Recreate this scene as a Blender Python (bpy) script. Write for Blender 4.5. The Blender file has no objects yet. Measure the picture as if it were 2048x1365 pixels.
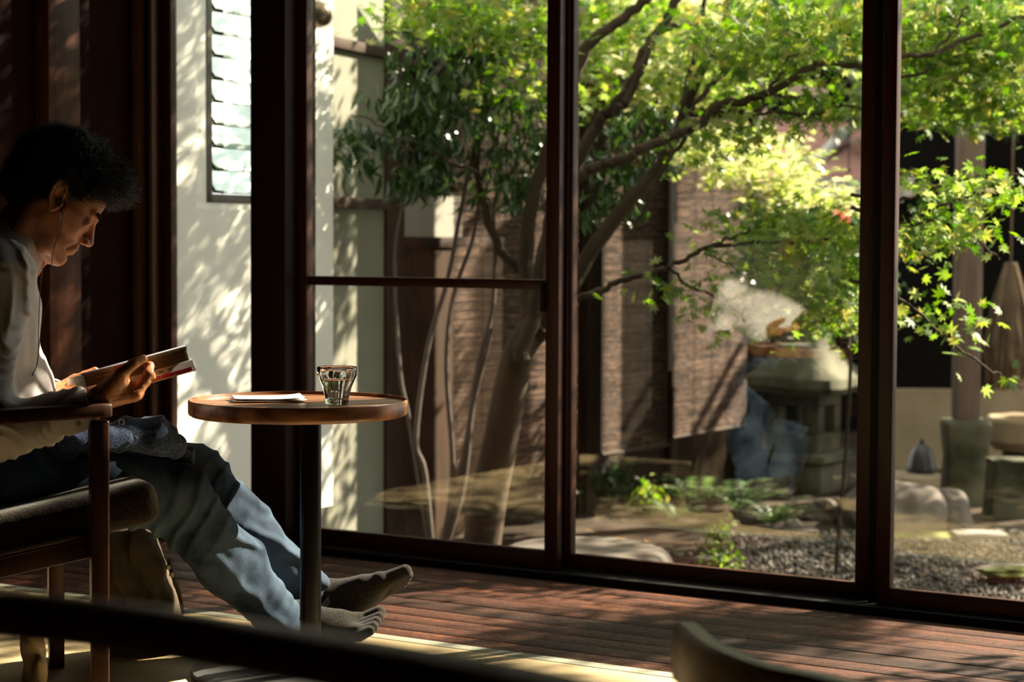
# Reading corner beside a Japanese garden.
SKY = 2.25; SUN = 28.0; EXPO = 0.3
# unseen leaf masses added above the frame for shade: (centre, radii, leaves)
SHADE_LEAVES = [((0.9, 7.7, 2.9), (0.7, 0.6, 0.45), 1100), ((1.9, 8.4, 3.3), (0.8, 0.7, 0.5), 1300), ((0.15, 7.25, 2.75), (0.5, 0.28, 0.4), 1300),
          ((3.3, 8.2, 3.6), (0.9, 0.8, 0.5), 1000), ((1.1, 9.4, 2.6), (0.7, 0.5, 0.3), 1300),
          ((4.4, 10.0, 2.15), (1.0, 1.6, 1.0), 6000), ((2.15, 6.95, 3.25), (0.33, 0.33, 0.5), 2600), ((3.3, 6.2, 3.5), (0.45, 0.33, 0.5), 2400), ((3.6, 6.95, 2.58), (0.4, 0.26, 0.27), 1300)]
import bpy, bmesh, math, random
import numpy as np
from mathutils import Vector, Matrix, noise as mnoise

# ------------------------------------------------------------------ camera
SC = bpy.context.scene
FPX = 3982.0                      # focal length in pixels of a 2048 wide frame (70 mm on 36 mm)
CAM = np.array([0.0, 0.0, 1.0])
_p = math.atan(198.5 / FPX); _r = 0.005
_F = np.array([0, math.cos(_p), -math.sin(_p)])
_U0 = np.array([0, math.sin(_p), math.cos(_p)]); _R0 = np.array([1.0, 0, 0])
_R = _R0 * math.cos(_r) + _U0 * math.sin(_r)
_U = _U0 * math.cos(_r) - _R0 * math.sin(_r)
cd = bpy.data.cameras.new('camera'); cam = bpy.data.objects.new('camera', cd)
SC.collection.objects.link(cam); SC.camera = cam
cam.matrix_world = Matrix(((_R[0], _U[0], -_F[0], CAM[0]), (_R[1], _U[1], -_F[1], CAM[1]), (_R[2], _U[2], -_F[2], CAM[2]), (0, 0, 0, 1)))
cd.sensor_width = 36; cd.lens = 36 * FPX / 2048; cd.clip_start = 0.05; cd.clip_end = 200
cd.dof.use_dof = True; cd.dof.focus_distance = 4.45; cd.dof.aperture_fstop = 3.8; cd.dof.aperture_blades = 9

# ------------------------------------------------------------------ sky, sun, exposure
wd = bpy.data.worlds.new('world'); SC.world = wd; wd.use_nodes = True
bg = wd.node_tree.nodes['Background']
bg.inputs[0].default_value = (0.96, 0.955, 0.93, 1); bg.inputs[1].default_value = SKY
SUNAZ = math.radians(31); SUNEL = math.radians(35)
sd = bpy.data.lights.new('sun', 'SUN'); sd.energy = SUN; sd.angle = math.radians(0.6); sd.color = (1.0, 0.86, 0.66)
so = bpy.data.objects.new('sun', sd); SC.collection.objects.link(so)
_s = Vector((math.cos(SUNAZ) * math.cos(SUNEL), math.sin(SUNAZ) * math.cos(SUNEL), math.sin(SUNEL)))
so.rotation_euler = _s.to_track_quat('Z', 'Y').to_euler(); so.location = (8, 8, 8)
SC.view_settings.view_transform = 'Standard'; SC.view_settings.look = 'None'
SC.view_settings.gamma = 1; SC.view_settings.use_curve_mapping = False
SC.view_settings.exposure = EXPO
SC.cycles.max_bounces = 10; SC.cycles.diffuse_bounces = 2; SC.cycles.glossy_bounces = 4
SC.cycles.transmission_bounces = 8; SC.cycles.transparent_max_bounces = 24
SC.cycles.caustics_refractive = False; SC.cycles.caustics_reflective = False
SC.cycles.sample_clamp_indirect = 4

# ------------------------------------------------------------------ measuring helpers
def V(a): return np.array(a, float)
def ray(px, py):
    v = _F + _R * ((px - 1024) / FPX) - _U * ((py - 682.5) / FPX)
    return v
def at(px, py, Y):
    v = ray(px, py); return CAM + v * (Y / v[1])
def onz(px, py, z):
    v = ray(px, py); return CAM + v * ((z - CAM[2]) / v[2])
WA = math.radians(-31.8)
WD = V([math.cos(WA), math.sin(WA), 0]); WN = V([-math.sin(WA), math.cos(WA), 0]); W0 = V([0.038, 5.90, 0])
def W(u, w, z): return W0 + WD * u + WN * w + V([0, 0, z])
def onwin(px, py, w):
    v = ray(px, py); t = ((W0 + WN * w - CAM) @ WN) / (v @ WN); p = CAM + v * t - W0
    return p @ WD, p[2]
def onside(px, py, u):
    v = ray(px, py); t = ((W0 + WD * u - CAM) @ WD) / (v @ WD); p = CAM + v * t - W0
    return p @ WN, p[2]
def uof(px, w=0.05, py=700): return onwin(px, py, w)[0]

# ------------------------------------------------------------------ object helpers
ORG = {}
def link(o): SC.collection.objects.link(o); return o
def thing(name, label, cat, loc=(0, 0, 0), group=None, kind=None):
    o = link(bpy.data.objects.new(name, None)); o.location = tuple(loc); o.empty_display_size = 0.05
    ORG[o.name] = V(loc); tag(o, label, cat, group, kind); return o
def tag(o, label=None, cat=None, group=None, kind=None):
    if label: o['label'] = label
    if cat: o['category'] = cat
    if group: o['group'] = group
    if kind: o['kind'] = kind
    return o
def mesh_obj(name, verts, faces, mat, parent=None, smooth=True, org=None, sharp=None, label=None):
    verts = np.asarray(verts, float).reshape(-1, 3)
    if parent is not None: o0 = ORG[parent.name]
    elif org is not None: o0 = V(org)
    else:
        o0 = V([(verts[:, 0].min() + verts[:, 0].max()) / 2, (verts[:, 1].min() + verts[:, 1].max()) / 2, verts[:, 2].min()])
    me = bpy.data.meshes.new(name)
    vv = verts - o0
    if isinstance(faces, np.ndarray):
        nf, k = faces.shape
        me.vertices.add(len(vv)); me.vertices.foreach_set('co', vv.ravel())
        me.loops.add(nf * k); me.loops.foreach_set('vertex_index', faces.ravel().astype(np.int32))
        me.polygons.add(nf); me.polygons.foreach_set('loop_start', np.arange(0, nf * k, k, dtype=np.int32))
        me.update(calc_edges=True); me.validate()
    else:
        me.from_pydata([tuple(v) for v in vv], [], faces); me.update()
    for m in (mat if isinstance(mat, (list, tuple)) else [mat]): me.materials.append(m)
    if smooth:
        me.polygons.foreach_set('use_smooth', np.ones(len(me.polygons), dtype=bool))
        if sharp: me.set_sharp_from_angle(angle=math.radians(sharp))
    o = link(bpy.data.objects.new(name, me))
    if parent is not None: o.parent = parent
    else: o.location = tuple(o0)
    ORG[o.name] = o0
    if label: o['label'] = label
    return o

def frame_of(t):
    t = t / (np.linalg.norm(t) + 1e-12)
    a = V([0, 0, 1]) if abs(t[2]) < 0.95 else V([1, 0, 0])
    b = np.cross(t, a); b /= np.linalg.norm(b); c = np.cross(b, t); return b, c
def catmull(P, n=6):
    P = [V(p) for p in P]; Q = [2 * P[0] - P[1]] + P + [2 * P[-1] - P[-2]]; out = []
    for i in range(1, len(Q) - 2):
        for k in range(n):
            t = k / n; a, b, c, d = Q[i - 1], Q[i], Q[i + 1], Q[i + 2]
            out.append(0.5 * ((2 * b) + (c - a) * t + (2 * a - 5 * b + 4 * c - d) * t * t + (3 * b - a - 3 * c + d) * t ** 3))
    out.append(P[-1]); return out

class MB:
    def __init__(s): s.v = []; s.f = []
    def add(s, vs, fs):
        k = len(s.v); s.v += [V(v) for v in vs]; s.f += [tuple(i + k for i in f) for f in fs]
    def hexa(s, c8):     # 4 bottom corners then 4 top corners, same turning
        s.add(c8, [(3, 2, 1, 0), (4, 5, 6, 7), (0, 1, 5, 4), (1, 2, 6, 5), (2, 3, 7, 6), (3, 0, 4, 7)])
    def box(s, lo, hi):
        x0, y0, z0 = lo; x1, y1, z1 = hi
        s.hexa([(x0, y0, z0), (x1, y0, z0), (x1, y1, z0), (x0, y1, z0), (x0, y0, z1), (x1, y0, z1), (x1, y1, z1), (x0, y1, z1)])
    def wbox(s, u0, u1, w0, w1, z0, z1):   # box in the window wall's own directions
        s.hexa([W(u0, w0, z0), W(u1, w0, z0), W(u1, w1, z0), W(u0, w1, z0), W(u0, w0, z1), W(u1, w0, z1), W(u1, w1, z1), W(u0, w1, z1)])
    def obox(s, c, ax, ay, az, hx, hy, hz):
        c = V(c); ax, ay, az = V(ax) * hx, V(ay) * hy, V(az) * hz
        s.hexa([c - ax - ay - az, c + ax - ay - az, c + ax + ay - az, c - ax + ay - az, c - ax - ay + az, c + ax - ay + az, c + ax + ay + az, c - ax + ay + az])
    def tube(s, path, rad, n=10, cap=True, sq=1.0, spow=None):
        path = [V(p) for p in path]; m = len(path)
        if not hasattr(rad, '__len__'): rad = [rad] * m
        k = len(s.v); b = None
        for i, p in enumerate(path):
            t = path[min(i + 1, m - 1)] - path[max(i - 1, 0)]; t = t / (np.linalg.norm(t) + 1e-12)
            if b is None: b, c = frame_of(t)
            else:
                b = b - t * (b @ t); b /= np.linalg.norm(b); c = np.cross(b, t)
            for j in range(n):
                a = 2 * math.pi * j / n; ca, sa = math.cos(a), math.sin(a)
                if spow: ca = math.copysign(abs(ca) ** spow, ca); sa = math.copysign(abs(sa) ** spow, sa)
                s.v.append(p + b * ca * rad[i] + c * sa * rad[i] * sq)
        for i in range(m - 1):
            for j in range(n):
                a = k + i * n + j; a2 = k + i * n + (j + 1) % n
                s.f.append((a, a2, a2 + n, a + n))
        if cap:
            s.f.append(tuple(k + j for j in range(n))[::-1]); s.f.append(tuple(k + (m - 1) * n + j for j in range(n)))
    def lathe(s, prof, c=(0, 0, 0), n=48, mod=None):   # prof: (r,z)
        k = len(s.v); m = len(prof); c = V(c)
        for i, (r, z) in enumerate(prof):
            for j in range(n):
                a = 2 * math.pi * j / n; rr = r * (mod(a, i) if mod else 1)
                s.v.append(c + V([rr * math.cos(a), rr * math.sin(a), z]))
        for i in range(m - 1):
            for j in range(n):
                a = k + i * n + j; a2 = k + i * n + (j + 1) % n
                s.f.append((a, a2, a2 + n, a + n))
    def build(s, name, mat, parent=None, smooth=True, sharp=35, bevel=0, seg=2, **kw):
        o = mesh_obj(name, s.v, s.f, mat, parent, smooth, sharp=None if bevel else sharp, **kw)
        if bevel:
            bm = bmesh.new(); bm.from_mesh(o.data)
            ed = [e for e in bm.edges if len(e.link_faces) == 2 and e.calc_face_angle(0) > 0.6]
            bmesh.ops.bevel(bm, geom=ed, offset=bevel, segments=seg, profile=0.5, affect='EDGES', clamp_overlap=True)
            bm.to_mesh(o.data); bm.free()
            o.data.polygons.foreach_set('use_smooth', np.ones(len(o.data.polygons), dtype=bool)); o.data.set_sharp_from_angle(angle=math.radians(50))
        return o

# ------------------------------------------------------------------ sum-of-waves noise and an implicit-surface mesher
def waves(seed, n, lam, aniso=(1, 1, 1)):
    r = np.random.RandomState(seed); d = r.normal(size=(n, 3)); d /= np.linalg.norm(d, axis=1)[:, None]
    k = 2 * math.pi / (lam * r.uniform(0.6, 1.5, n)); d = d * k[:, None] * V(aniso); ph = r.uniform(0, 6.28, n)
    def f(P): return np.sin(P @ d.T + ph).sum(axis=1) / math.sqrt(n)
    return f
def smin(a, b, k):
    h = np.clip(0.5 + 0.5 * (b - a) / k, 0, 1); return b * (1 - h) + a * h - k * h * (1 - h)
def smax(a, b, k): return -smin(-a, -b, k)
def s_cone(P, a, b, ra, rb):
    a = V(a); b = V(b); ab = b - a; t = np.clip(((P - a) @ ab) / (ab @ ab), 0, 1)
    return np.linalg.norm(P - a - t[:, None] * ab, axis=1) - (ra + (rb - ra) * t)
def s_ell(P, c, r, Rm=None):
    q = P - V(c)
    if Rm is not None: q = q @ Rm
    q = q / V(r); l = np.linalg.norm(q, axis=1); return (l - 1) * min(r) * (0.5 + 0.5 * 1.0)
def s_box(P, c, h, Rm, rr):
    q = np.abs((P - V(c)) @ Rm) - (V(h) - rr)
    return np.linalg.norm(np.maximum(q, 0), axis=1) + np.minimum(q.max(axis=1), 0) - rr
def chain(P, pts, rad, k=0.02):
    d = None
    for i in range(len(pts) - 1):
        e = s_cone(P, pts[i], pts[i + 1], rad[i], rad[i + 1]); d = e if d is None else smin(d, e, k)
    return d
def surf(f, lo, hi, h, B=8):
    """naive surface nets on blocks of B cells that the surface f=0 can cross"""
    lo = V(lo); hi = V(hi); nb = np.ceil((hi - lo) / (h * B)).astype(int); N = nb * B
    g = np.stack(np.meshgrid(*[np.arange(n) for n in nb], indexing='ij'), -1).reshape(-1, 3)
    cc = lo + (g + 0.5) * h * B
    fv = f(cc); g = g[np.abs(fv) < h * B * 1.35 + 0.012]
    loc = np.stack(np.meshgrid(*[np.arange(B)] * 3, indexing='ij'), -1).reshape(-1, 3)
    cells = (g[:, None, :] * B + loc[None]).reshape(-1, 3)
    M = N + 2
    key = lambda c: (c[:, 0].astype(np.int64) * M[1] + c[:, 1]) * M[2] + c[:, 2]
    offs = np.array([[i, j, k] for i in (0, 1) for j in (0, 1) for k in (0, 1)])
    ck = np.stack([key(cells + o) for o in offs], 1)
    uk, inv = np.unique(ck.ravel(), return_inverse=True); inv = inv.reshape(ck.shape)
    pz = uk % M[2]; py = (uk // M[2]) % M[1]; px = uk // (M[1] * M[2])
    pts = lo + np.stack([px, py, pz], 1) * h
    val = np.empty(len(pts))
    for a in range(0, len(pts), 400000): val[a:a + 400000] = f(pts[a:a + 400000])
    cv = val[inv]; ins = cv < 0; m = ins.any(1) & ~ins.all(1)
    cells = cells[m]; cv = cv[m]; ins = ins[m]
    E = [(a, b) for a in range(8) for b in range(a + 1, 8) if np.abs(offs[a] - offs[b]).sum() == 1]
    acc = np.zeros((len(cells), 3)); cnt = np.zeros(len(cells))
    for a, b in E:
        c = ins[:, a] != ins[:, b]; t = np.where(c, cv[:, a] / np.where(c, cv[:, a] - cv[:, b], 1), 0)
        acc += np.where(c[:, None], offs[a] + t[:, None] * (offs[b] - offs[a]), 0); cnt += c
    verts = lo + (cells + acc / cnt[:, None]) * h
    k = key(cells); order = np.argsort(k); ks = k[order]
    def find(q):
        i = np.searchsorted(ks, q); i = np.clip(i, 0, len(ks) - 1); ok = ks[i] == q; return order[i], ok
    faces = []
    idx = {tuple(o): i for i, o in enumerate(offs)}
    for ax in range(3):
        e = [0, 0, 0]; e[ax] = 1; a = ins[:, 0]; b = ins[:, idx[tuple(e)]]; c = a != b
        o1 = [0, 0, 0]; o2 = [0, 0, 0]; o1[(ax + 1) % 3] = -1; o2[(ax + 2) % 3] = -1
        cs = cells[c]; me = np.nonzero(c)[0]
        i1, k1 = find(key(cs + np.array(o1))); i2, k2 = find(key(cs + np.array(o2))); i3, k3 = find(key(cs + np.array(o1) + np.array(o2)))
        ok = k1 & k2 & k3 & (cs.min(1) > 0); q = np.stack([me, i1, i3, i2], 1)[ok]; fl = a[c][ok]
        q[~fl] = q[~fl][:, ::-1]; faces.append(q)
    return verts, np.concatenate(faces).astype(np.int32)

# ------------------------------------------------------------------ materials
def nt(m): return m.node_tree.nodes, m.node_tree.links
def mat(name, col, rough=0.6, metal=0.0, spec=0.5, col2=None, nscale=20, ndet=6, bump=0, bscale=60, stretch=(1, 1, 1), rot=0, island=0, coat=0, sheen=0, trans=0, contrast=(0.35, 0.65)):
    m = bpy.data.materials.new(name); m.use_nodes = True; N, L = nt(m); b = N['Principled BSDF']
    b.inputs['Base Color'].default_value = (*col, 1); b.inputs['Roughness'].default_value = rough; b.inputs['Metallic'].default_value = metal
    b.inputs['Specular IOR Level'].default_value = spec
    if coat: b.inputs['Coat Weight'].default_value = coat; b.inputs['Coat Roughness'].default_value = 0.15
    if sheen: b.inputs['Sheen Weight'].default_value = sheen; b.inputs['Sheen Roughness'].default_value = 0.4
    tc = N.new('ShaderNodeTexCoord'); mp = N.new('ShaderNodeMapping'); mp0 = N.new('ShaderNodeMapping')
    mp0.inputs['Rotation'].default_value = (0, 0, -rot); L.new(tc.outputs['Object'], mp0.inputs[0]); L.new(mp0.outputs[0], mp.inputs[0]); mp.inputs['Scale'].default_value = stretch
    out = None
    if col2 is not None:
        nz = N.new('ShaderNodeTexNoise'); nz.inputs['Scale'].default_value = nscale; nz.inputs['Detail'].default_value = ndet; L.new(mp.outputs[0], nz.inputs[0])
        rp = N.new('ShaderNodeValToRGB'); rp.color_ramp.elements[0].position = contrast[0]; rp.color_ramp.elements[1].position = contrast[1]
        rp.color_ramp.elements[0].color = (*col, 1); rp.color_ramp.elements[1].color = (*col2, 1); L.new(nz.outputs[0], rp.inputs[0]); out = rp.outputs[0]
    if island:
        gm = N.new('ShaderNodeNewGeometry'); hs = N.new('ShaderNodeHueSaturation'); mr = N.new('ShaderNodeMapRange')
        mr.inputs[3].default_value = 1 - island; mr.inputs[4].default_value = 1 + island
        L.new(gm.outputs['Random Per Island'], mr.inputs[0]); L.new(mr.outputs[0], hs.inputs['Value'])
        if out: L.new(out, hs.inputs['Color'])
        else: hs.inputs['Color'].default_value = (*col, 1)
        out = hs.outputs[0]
    if out: L.new(out, b.inputs['Base Color'])
    if bump:
        n2 = N.new('ShaderNodeTexNoise'); n2.inputs['Scale'].default_value = bscale; n2.inputs['Detail'].default_value = 5; L.new(mp.outputs[0], n2.inputs[0])
        bp = N.new('ShaderNodeBump'); bp.inputs['Strength'].default_value = bump; bp.inputs['Distance'].default_value = 0.004
        L.new(n2.outputs[0], bp.inputs['Height']); L.new(bp.outputs[0], b.inputs['Normal'])
    m.use_fake_user = False
    return m
def leafmat(name, cols, transl=0.45, rough=0.45):
    m = bpy.data.materials.new(name); m.use_nodes = True; N, L = nt(m); b = N['Principled BSDF']; b.inputs['Roughness'].default_value = rough
    gm = N.new('ShaderNodeNewGeometry'); rp = N.new('ShaderNodeValToRGB'); L.new(gm.outputs['Random Per Island'], rp.inputs[0])
    cr = rp.color_ramp
    while len(cr.elements) < len(cols): cr.elements.new(0.5)
    for i, c in enumerate(cols): cr.elements[i].position = i / (len(cols) - 1); cr.elements[i].color = (*c, 1)
    L.new(rp.outputs[0], b.inputs['Base Color'])
    t = N.new('ShaderNodeBsdfTranslucent'); mx = N.new('ShaderNodeMixShader'); mx.inputs[0].default_value = transl
    hs = N.new('ShaderNodeHueSaturation'); hs.inputs['Saturation'].default_value = 1.15; hs.inputs['Value'].default_value = 1.3
    L.new(rp.outputs[0], hs.inputs['Color']); L.new(hs.outputs[0], t.inputs[0])
    L.new(b.outputs[0], mx.inputs[1]); L.new(t.outputs[0], mx.inputs[2]); L.new(mx.outputs[0], N['Material Output'].inputs[0]); return m
def glassmat(name, tint=(1, 1, 1), ior=1.62, rough=0.0):
    m = bpy.data.materials.new(name); m.use_nodes = True; N, L = nt(m); N.remove(N['Principled BSDF'])
    t = N.new('ShaderNodeBsdfTransparent'); t.inputs[0].default_value = (*tint, 1); g = N.new('ShaderNodeBsdfGlossy'); g.inputs['Roughness'].default_value = rough
    fr = N.new('ShaderNodeFresnel'); gq = N.new('ShaderNodeNewGeometry'); mr = N.new('ShaderNodeMapRange'); mr.inputs[3].default_value = ior; mr.inputs[4].default_value = 1 / ior
    L.new(gq.outputs['Backfacing'], mr.inputs[0]); L.new(mr.outputs[0], fr.inputs[0]); mx = N.new('ShaderNodeMixShader')
    L.new(fr.outputs[0], mx.inputs[0]); L.new(t.outputs[0], mx.inputs[1]); L.new(g.outputs[0], mx.inputs[2]); L.new(mx.outputs[0], N['Material Output'].inputs[0]); return m
# ------------------------------------------------------------------ palette
M = {}
M['frame'] = mat('dark_lacquered_door_wood', (0.024, 0.006, 0.002), 0.42, spec=0.25, col2=(0.040, 0.011, 0.004), nscale=3, stretch=(60, 60, 1.5), bump=0.1)
M['post'] = mat('dark_stained_post', (0.013, 0.003, 0.0018), 0.5, spec=0.15, col2=(0.016, 0.004, 0.002), nscale=3, stretch=(40, 40, 1.5))
M['black'] = mat('black_aluminium_track', (0.005, 0.004, 0.0035), 0.6, spec=0.15)
M['tan'] = mat('tan_bead_and_glint', (0.09, 0.04, 0.014), 0.5, col2=(0.13, 0.06, 0.022), nscale=3, stretch=(40, 40, 1.5))
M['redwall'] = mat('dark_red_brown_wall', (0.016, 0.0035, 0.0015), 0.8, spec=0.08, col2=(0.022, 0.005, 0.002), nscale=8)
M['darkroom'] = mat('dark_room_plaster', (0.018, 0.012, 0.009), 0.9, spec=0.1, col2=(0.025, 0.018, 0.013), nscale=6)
M['pane'] = glassmat('window_pane_glass', (0.97, 0.985, 0.975))
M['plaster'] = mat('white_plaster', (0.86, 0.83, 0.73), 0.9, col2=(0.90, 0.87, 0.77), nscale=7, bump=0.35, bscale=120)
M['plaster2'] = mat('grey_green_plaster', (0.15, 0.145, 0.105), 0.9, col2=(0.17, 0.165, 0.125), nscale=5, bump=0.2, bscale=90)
M['browntrim'] = mat('weathered_brown_timber', (0.026, 0.014, 0.008), 0.75, spec=0.2, col2=(0.05, 0.028, 0.017), nscale=4, stretch=(20, 20, 2))
M['earth'] = mat('earthen_wall', (0.20, 0.15, 0.085), 0.95, col2=(0.28, 0.21, 0.13), nscale=5, bump=0.3)
M['blackhall'] = mat('hall_boards_and_dark', (0.005, 0.004, 0.0035), 0.9, spec=0.05)

def plank_mat():
    m = bpy.data.materials.new('weathered_deck_planks'); m.use_nodes = True; N, L = nt(m); b = N['Principled BSDF']; b.inputs['Specular IOR Level'].default_value = 0.28
    tc = N.new('ShaderNodeTexCoord'); r0 = N.new('ShaderNodeMapping'); r0.inputs['Rotation'].default_value = (0, 0, -WA); L.new(tc.outputs['Object'], r0.inputs[0])
    r1 = N.new('ShaderNodeMapping'); r1.inputs['Scale'].default_value = (1.2, 26, 1); L.new(r0.outputs[0], r1.inputs[0])
    n1 = N.new('ShaderNodeTexNoise'); n1.inputs['Scale'].default_value = 3.5; n1.inputs['Detail'].default_value = 10; n1.inputs['Roughness'].default_value = 0.7; L.new(r1.outputs[0], n1.inputs[0])
    r2 = N.new('ShaderNodeMapping'); r2.inputs['Scale'].default_value = (9, 20, 1); L.new(r0.outputs[0], r2.inputs[0])
    n2 = N.new('ShaderNodeTexNoise'); n2.inputs['Scale'].default_value = 6.0; n2.inputs['Detail'].default_value = 10; n2.inputs['Roughness'].default_value = 0.8; L.new(r2.outputs[0], n2.inputs[0])
    rp = N.new('ShaderNodeValToRGB'); e = rp.color_ramp.elements; e[0].position = 0.40; e[0].color = (0.004, 0.002, 0.0015, 1); e[1].position = 0.60; e[1].color = (0.16, 0.050, 0.017, 1)
    x = e.new(0.5); x.color = (0.045, 0.012, 0.0045, 1)
    mx = N.new('ShaderNodeMath'); mx.operation = 'ADD'; h = N.new('ShaderNodeMath'); h.operation = 'MULTIPLY'; h.inputs[1].default_value = 0.5
    L.new(n1.outputs[0], mx.inputs[0]); L.new(n2.outputs[0], mx.inputs[1]); L.new(mx.outputs[0], h.inputs[0]); L.new(h.outputs[0], rp.inputs[0])
    gm = N.new('ShaderNodeNewGeometry'); hs = N.new('ShaderNodeHueSaturation'); mr = N.new('ShaderNodeMapRange'); mr.inputs[3].default_value = 0.55; mr.inputs[4].default_value = 1.4
    L.new(gm.outputs['Random Per Island'], mr.inputs[0]); L.new(mr.outputs[0], hs.inputs['Value']); L.new(rp.outputs[0], hs.inputs['Color']); L.new(hs.outputs[0], b.inputs['Base Color'])
    m2 = N.new('ShaderNodeMapRange'); m2.inputs[1].default_value = 0.35; m2.inputs[2].default_value = 0.65; m2.inputs[3].default_value = 0.7; m2.inputs[4].default_value = 0.42; L.new(n2.outputs[0], m2.inputs[0]); L.new(m2.outputs[0], b.inputs['Roughness'])
    bp = N.new('ShaderNodeBump'); bp.inputs['Strength'].default_value = 1.0; bp.inputs['Distance'].default_value = 0.006; L.new(h.outputs[0], bp.inputs['Height']); L.new(bp.outputs[0], b.inputs['Normal'])
    return m
def tatami_mat():
    m = bpy.data.materials.new('woven_straw_mat'); m.use_nodes = True; N, L = nt(m); b = N['Principled BSDF']; b.inputs['Roughness'].default_value = 0.55
    tc = N.new('ShaderNodeTexCoord'); r0 = N.new('ShaderNodeMapping'); r0.inputs['Rotation'].default_value = (0, 0, -WA); L.new(tc.outputs['Object'], r0.inputs[0])
    wv = N.new('ShaderNodeTexWave'); wv.bands_direction = 'Y'; wv.inputs['Scale'].default_value = 55; wv.inputs['Distortion'].default_value = 1.5; wv.inputs['Detail'].default_value = 2; L.new(r0.outputs[0], wv.inputs[0])
    r1 = N.new('ShaderNodeMapping'); r1.inputs['Scale'].default_value = (3, 60, 1); L.new(r0.outputs[0], r1.inputs[0])
    nz = N.new('ShaderNodeTexNoise'); nz.inputs['Scale'].default_value = 3; nz.inputs['Detail'].default_value = 5; L.new(r1.outputs[0], nz.inputs[0])
    ad = N.new('ShaderNodeMath'); ad.operation = 'MULTIPLY_ADD'; ad.inputs[1].default_value = 0.35; L.new(wv.outputs[0], ad.inputs[0]); L.new(nz.outputs[0], ad.inputs[2])
    rp = N.new('ShaderNodeValToRGB'); e = rp.color_ramp.elements; e[0].position = 0.3; e[0].color = (0.46, 0.32, 0.15, 1); e[1].position = 0.9; e[1].color = (0.74, 0.58, 0.34, 1); L.new(ad.outputs[0], rp.inputs[0]); L.new(rp.outputs[0], b.inputs['Base Color'])
    bp = N.new('ShaderNodeBump'); bp.inputs['Strength'].default_value = 0.5; bp.inputs['Distance'].default_value = 0.003; L.new(wv.outputs[0], bp.inputs['Height']); L.new(bp.outputs[0], b.inputs['Normal'])
    return m
M['plank'] = plank_mat(); M['tatami'] = tatami_mat()
M['matedge'] = mat('grey_green_mat_edge', (0.24, 0.24, 0.17), 0.85, col2=(0.33, 0.32, 0.24), nscale=250, bump=0.3, bscale=300)
random.seed(4); RS = np.random.RandomState(7)

# ------------------------------------------------------------------ the room: floor, walls, ceiling
b = MB(); wv = 0.0; k = 0; FW = -0.94
bw = [0.118] * 5 + [0.09, 0.09, 0.085, 0.085]
s_ = 0.94 / sum(bw)
w = 0.0
for wd_ in bw:
    wd_ *= s_; us = -1.6 + random.uniform(-0.8, 0)
    while us < 6.0:
        ln = 9.0; b.wbox(us, us + ln - 0.003, w - wd_ + 0.0055, w, -0.03, random.uniform(-0.0012, 0)); us += ln
    w -= wd_
fl = b.build('floor', M['plank'], smooth=False, bevel=0.0015, seg=1); tag(fl, kind='structure')
b = MB(); b.wbox(-1.6, 6.2, -0.985, FW, -0.03, 0.001); tag(b.build('trim_1', M['matedge'], smooth=False), kind='structure')
b = MB(); b.wbox(-1.6, 6.2, -7.5, -0.988, -0.06, 0.0); tag(b.build('floor_mat', M['tatami'], smooth=False), kind='structure')
b = MB(); b.wbox(-1.6, 6.2, -7.5, 0.05, -0.40, -0.062); tag(b.build('floor_base', M['blackhall'], smooth=False), kind='structure')
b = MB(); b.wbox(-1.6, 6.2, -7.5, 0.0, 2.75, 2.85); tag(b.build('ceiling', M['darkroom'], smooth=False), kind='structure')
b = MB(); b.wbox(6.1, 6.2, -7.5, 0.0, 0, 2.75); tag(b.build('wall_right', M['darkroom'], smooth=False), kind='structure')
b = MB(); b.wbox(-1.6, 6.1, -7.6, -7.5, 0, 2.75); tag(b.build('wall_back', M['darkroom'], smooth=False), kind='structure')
UL = uof(265, 0)                       # corner between window side and left wall
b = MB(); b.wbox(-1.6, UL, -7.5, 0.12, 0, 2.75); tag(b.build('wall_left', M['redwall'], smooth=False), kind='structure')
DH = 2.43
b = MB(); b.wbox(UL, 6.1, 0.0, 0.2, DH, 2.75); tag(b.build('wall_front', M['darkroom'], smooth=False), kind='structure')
b = MB(); b.wbox(-1.6, 6.2, 0.0, 0.17, -0.35, 0.022); tag(b.build('trim_2', M['black'], bevel=0.003), kind='structure')   # door sill
# pillar against the left wall
s0, s1 = onside(138, 600, UL)[0], onside(84, 600, UL)[0]
b = MB(); b.wbox(UL, UL + 0.055, s0 - 0.14, s0, 0, 2.75)
tag(b.build('pillar', mat('red_brown_pillar', (0.05, 0.016, 0.007), 0.4, spec=0.2, col2=(0.085, 0.028, 0.012), nscale=3, stretch=(30, 30, 1.5), bump=0.15), bevel=0.002), kind='structure')
# jambs between wall and first pane
def strip(name, x0, x1, w0, w1, m, z0=0.02, z1=DH, idx=None):
    u0, u1 = onwin(x0, 700, w0)[0], onwin(x1, 700, w0)[0]
    q = MB(); q.wbox(u0, u1, w0, w1, z0, z1); o = q.build(name, m, bevel=0.0015); tag(o, kind='structure'); return u0, u1
strip('trim_3', 266, 280, -0.005, 0.05, M['tan'])
strip('trim_4', 280, 300, 0.02, 0.08, M['black']); strip('trim_5', 300, 306, 0.01, 0.06, M['tan'])
strip('trim_6', 306, 324, 0.04, 0.10, M['post'])
PU0, PU1 = strip('trim_7', 501, 570, -0.03, 0.12, M['post'], 0.0)
strip('trim_8', 571, 584, 0.015, 0.14, M['black'])

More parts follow.
